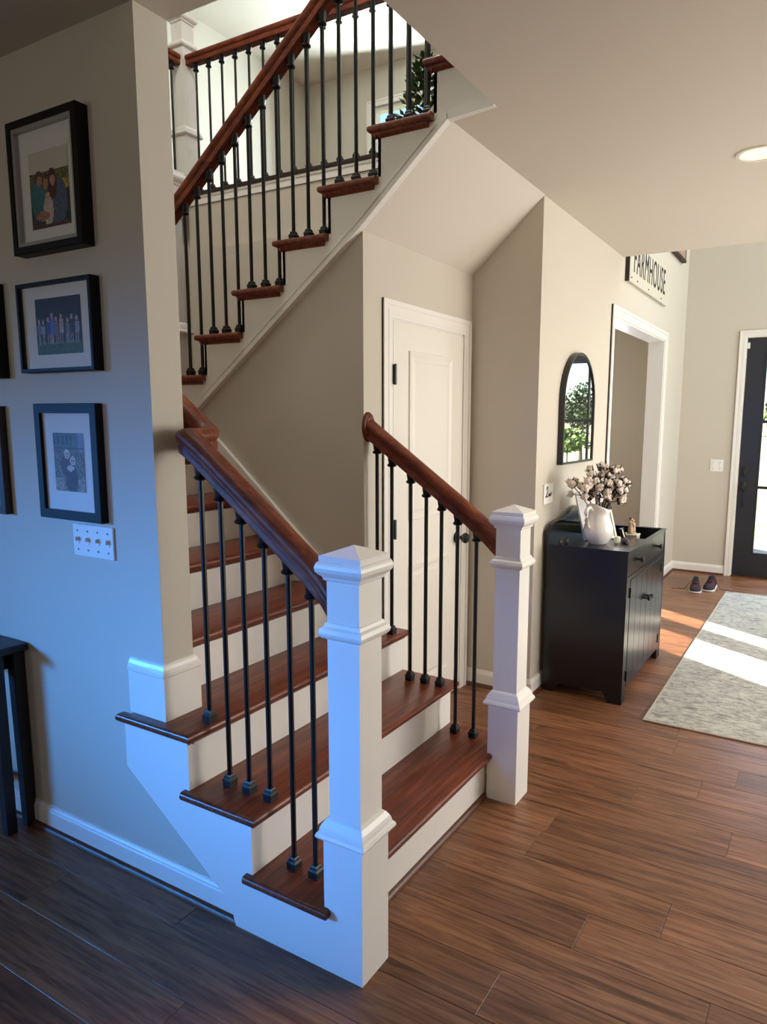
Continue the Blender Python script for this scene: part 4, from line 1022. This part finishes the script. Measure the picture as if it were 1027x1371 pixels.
# ------------------------------------------------------------------ sneakers
def sneaker(x, y, rot, label, mirror):
    t = thing('sneaker', label, 'shoe', (x, y, 0), 'pair of running shoes'); t.rotation_euler = (0, 0, rot)
    # toe points to local -x ; stations along the foot: (x, half width, sole top, upper height)
    st = [(-.140, .020, .020, .034), (-.128, .036, .020, .046), (-.10, .047, .021, .060), (-.06, .050, .022, .078), (-.02, .046, .024, .098), (.03, .040, .026, .104), (.08, .038, .028, .106), (.115, .034, .030, .108), (.135, .020, .030, .098)]
    bm = BM(); rings = []
    for (a, w, s, h) in st:
        r = []
        for i in range(13):
            q = math.pi*i/12; r.append(bm.verts.new((a, math.cos(q)*w*(1 if mirror else 1)*(1-.18*math.sin(q)), s-.004+(h-s)*math.sin(q)**.8)))
        rings.append(r)
    for a, b in zip(rings, rings[1:]):
        for i in range(12): bm.faces.new((a[i], a[i+1], b[i+1], b[i]))
    bm.faces.new(rings[0]); bm.faces.new(rings[-1][::-1])
    for r in rings[5:8]:     # collar opening: push the top down
        for i in (5, 6, 7): r[i].co.z -= .035
    obj('upper', bm, MT['shoe_maroon'], t, 'full', local=True)
    bm = BM(); rings = []
    for (a, w, s, h) in st: rings.append([bm.verts.new((a*1.03, sgn*(w+.004), z)) for sgn, z in ((-1, s), (-1, .004 if -.12 < a < .12 else .010), (1, .004 if -.12 < a < .12 else .010), (1, s))])
    for a, b in zip(rings, rings[1:]):
        for i in range(4): bm.faces.new((a[i], a[(i+1) % 4], b[(i+1) % 4], b[i]))
    bm.faces.new(rings[0]); bm.faces.new(rings[-1][::-1]); bmesh.ops.translate(bm, verts=bm.verts, vec=(0, 0, -.004))
    obj('sole', bm, MT['sole'], t, True, local=True)
    bm = BM(); rings = []
    for (a, w, s, h) in st[:3]:
        rings.append([bm.verts.new((a-.002, math.cos(math.pi*i/8)*w*1.03*(1-.16*math.sin(math.pi*i/8)), s-.002+(h-s)*1.03*math.sin(math.pi*i/8)**.8)) for i in range(9)])
    for a, b in zip(rings, rings[1:]):
        for i in range(8): bm.faces.new((a[i], a[i+1], b[i+1], b[i]))
    bm.faces.new(rings[0]); obj('toe_cap', bm, MT['shoe_navy'], t, 'full', local=True)
    bm = BM(); q = [bm.verts.new(p) for p in ((-.07, -.018, .077), (-.07, .018, .077), (.01, .022, .096), (.035, .02, .112), (.035, -.02, .112), (.01, -.022, .096))]; bm.faces.new((q[0], q[1], q[2], q[5])); bm.faces.new((q[5], q[2], q[3], q[4]))
    ex = bmesh.ops.extrude_face_region(bm, geom=list(bm.faces)); bmesh.ops.translate(bm, verts=[v for v in ex['geom'] if isinstance(v, bmesh.types.BMVert)], vec=(.004, 0, .006)); obj('tongue', bm, MT['shoe_navy'], t, local=True)
    bm = BM()
    for i in range(4):
        a = -.06+i*.022; z = .084+i*.0085; tube(bm, [(a, -.024, z-.008), (a, 0, z+.004), (a, .024, z-.008)], .0028, 6)
    s = 1 if mirror else -1
    tube(bm, [(.0, .02*s, .10), (-.02, .055*s, .06), (-.01, .09*s, .006), (.0, .15*s, .004), (-.03, .20*s, .004)], .0022, 6)
    obj('laces', bm, MT['iron'], t, local=True)
sneaker(5.215, .005, math.radians(8), 'maroon and navy running shoe, nearer the wall corner', True)
sneaker(5.335, -.105, math.radians(-3), 'maroon and navy running shoe, nearer the rug and front door', False)

# ------------------------------------------------------------------ recessed ceiling light and added stairwell fill
def downlight(label, x, y, z, power, col=(1, .80, .56)):
    t = thing('recessed_light', label, 'ceiling light', (x, y, z))
    bm = BM(); lathe(bm, (x, y, z), [(.092, 0), (.092, -.004), (.078, -.006), (.070, -.001)], 32, caps=False); obj('trim_ring', bm, MT['white'], t, True)
    bm = BM(); lathe(bm, (x, y, z), [(.070, -.0025), (.070, -.0005)], 32); obj('lens', bm, MT['lamp'], t)
    d = bpy.data.lights.new('bulb', 'SPOT'); d.energy = power; d.color = col; d.spot_size = math.radians(130); d.spot_blend = .8; d.shadow_soft_size = .07
    o = bpy.data.objects.new('bulb', d); COL.objects.link(o); o.location = (x, y, z-.012)
downlight('lit recessed ceiling light at the right edge of the hall ceiling', 2.03, -.61, ZC, 16)
d_ = bpy.data.lights.new('stairwell_fill', 'AREA'); d_.shape = 'DISK'; d_.size = .5; d_.energy = 48; d_.color = (1, .93, .87)  # added lamp that lifts the dim stairwell walls and risers
o = bpy.data.objects.new('stairwell_fill', d_); COL.objects.link(o); o.location = (.62, 1.5, ZUC-.06)

# ------------------------------------------------------------------ upstairs houseplant
hp_ = thing('potted_tree', 'leafy green potted tree before the upstairs window, seen between the upper balusters', 'plant', (4.5, 2.46, ZU0-.02))
z0 = ZU0-.02
bm = BM(); lathe(bm, (4.5, 2.46, z0), [(.13, 0), (.17, .12), (.18, .26), (.16, .34), (.145, .34), (.145, .30)], 20); obj('basket', bm, MT['pot'], hp_, True)
bm = BM(); tube(bm, [(4.5, 2.46, z0+.28), (4.51, 2.45, z0+.8), (4.49, 2.46, z0+1.65)], [.02, .015, .006], 7)
rl = random.Random(4); lm = BM()
for i in range(620):
    h = rl.uniform(.6, 1.72); rad = (.22 if h < 1.2 else .22*(1.80-h)/.6)*rl.uniform(.3, 1.0); a = rl.uniform(0, 6.283)
    c = Vector((4.5+rad*math.cos(a), 2.46+rad*math.sin(a), z0+h))
    d = Vector((math.cos(a), math.sin(a), rl.uniform(-.2, .9))).normalized(); s = d.cross(Vector((0, 0, 1))).normalized(); l = rl.uniform(.06, .10); w = l*.32
    up_ = s.cross(d)*.012
    p = [lm.verts.new(q) for q in (c, c+d*l*.5+s*w-up_, c+d*l, c+d*l*.5-s*w-up_)]; mid_ = lm.verts.new(c+d*l*.5+up_)
    for i0 in range(4): lm.faces.new((p[i0], p[(i0+1) % 4], mid_))
    if i % 6 == 0: tube(bm, [(4.5, 2.46, c.z-.05), tuple(c)], .003, 5)
obj('trunk', bm, MT['bark'], hp_); o = obj('foliage', lm, MT['leaf_house'], hp_); o['kind'] = 'stuff'

# ------------------------------------------------------------------ outdoors beyond the front door
bm = BM(); box(bm, XE+.16, 150, -90, 90, -.35, -.25); struct('ground', bm, MT['grass'], 'pale sunlit lawn outside the front door')
bm = BM(); box(bm, XE+.15, 8.2, -3, 2, -.25, -.02); struct('floor_porch', bm, mat('porch_concrete', srgb(176, 172, 164), .9, var=.1, bscale=4), 'concrete porch outside the front door')
def tree(x, y, h, cr_, m, label, seed):
    r = random.Random(seed); t = thing('tree', label, 'tree', (x, y, -.25))
    bm = BM(); tube(bm, [(x, y, -.27), (x+.05*h*.1, y, h*.3), (x, y+.03*h, h*.8)], [.035*h, .022*h, .006*h], 8)
    for i in range(9):
        a = r.uniform(0, 6.28); q = r.uniform(.3, .65)*h
        tube(bm, [(x, y, q), (x+cr_*.8*math.cos(a), y+cr_*.8*math.sin(a), q+h*.2)], [.010*h, .003*h], 5)
    obj('trunk', bm, MT['bark'], t)
    bm = BM()
    for i in range(900):
        a = r.uniform(0, 6.28); v = r.uniform(-1, 1); k = r.random()**.4; rr = math.sqrt(1-v*v)*k
        clump = .8+.3*math.sin(a*3+v*4)
        c = Vector((x+cr_*rr*clump*math.cos(a), y+cr_*rr*clump*math.sin(a), h*.64+h*.36*v*k))
        s = Vector((r.uniform(-1, 1), r.uniform(-1, 1), r.uniform(-1, 1))).normalized(); u = s.orthogonal().normalized(); w = cr_*.09*r.uniform(.6, 1.3)
        bm.faces.new([bm.verts.new(c+s*w), bm.verts.new(c+u*w*.7), bm.verts.new(c-s*w), bm.verts.new(c-u*w*.7)])
    o = obj('crown', bm, m, t); o['kind'] = 'stuff'; return t
tree(30, -8.3, 3.3, .95, MT['leaf_dark'], 'small dark tree on the lawn that the arched mirror reflects', 1)
tree(24, -6.9, 1.25, 1.0, MT['leaf_mid'], 'light green shrubby tree on the lawn in front of the mirrored dark tree', 2)
hz = [(95, 14, 4.2), (92, 9, 3.6), (100, 4, 4.6), (94, -1, 3.8), (98, -7, 4.4), (93, -13, 3.6), (99, -19, 4.4), (94, -25, 3.8), (97, -31, 4.2)]
for i, (x, y, h) in enumerate(hz):
    t = tree(x, y, h, 3.4, MT['leaf_mid'] if i % 3 == 1 else MT['leaf_dark'], 'tree of the far tree line beyond the lawn', 20+i)
    t['group'] = 'far tree line'
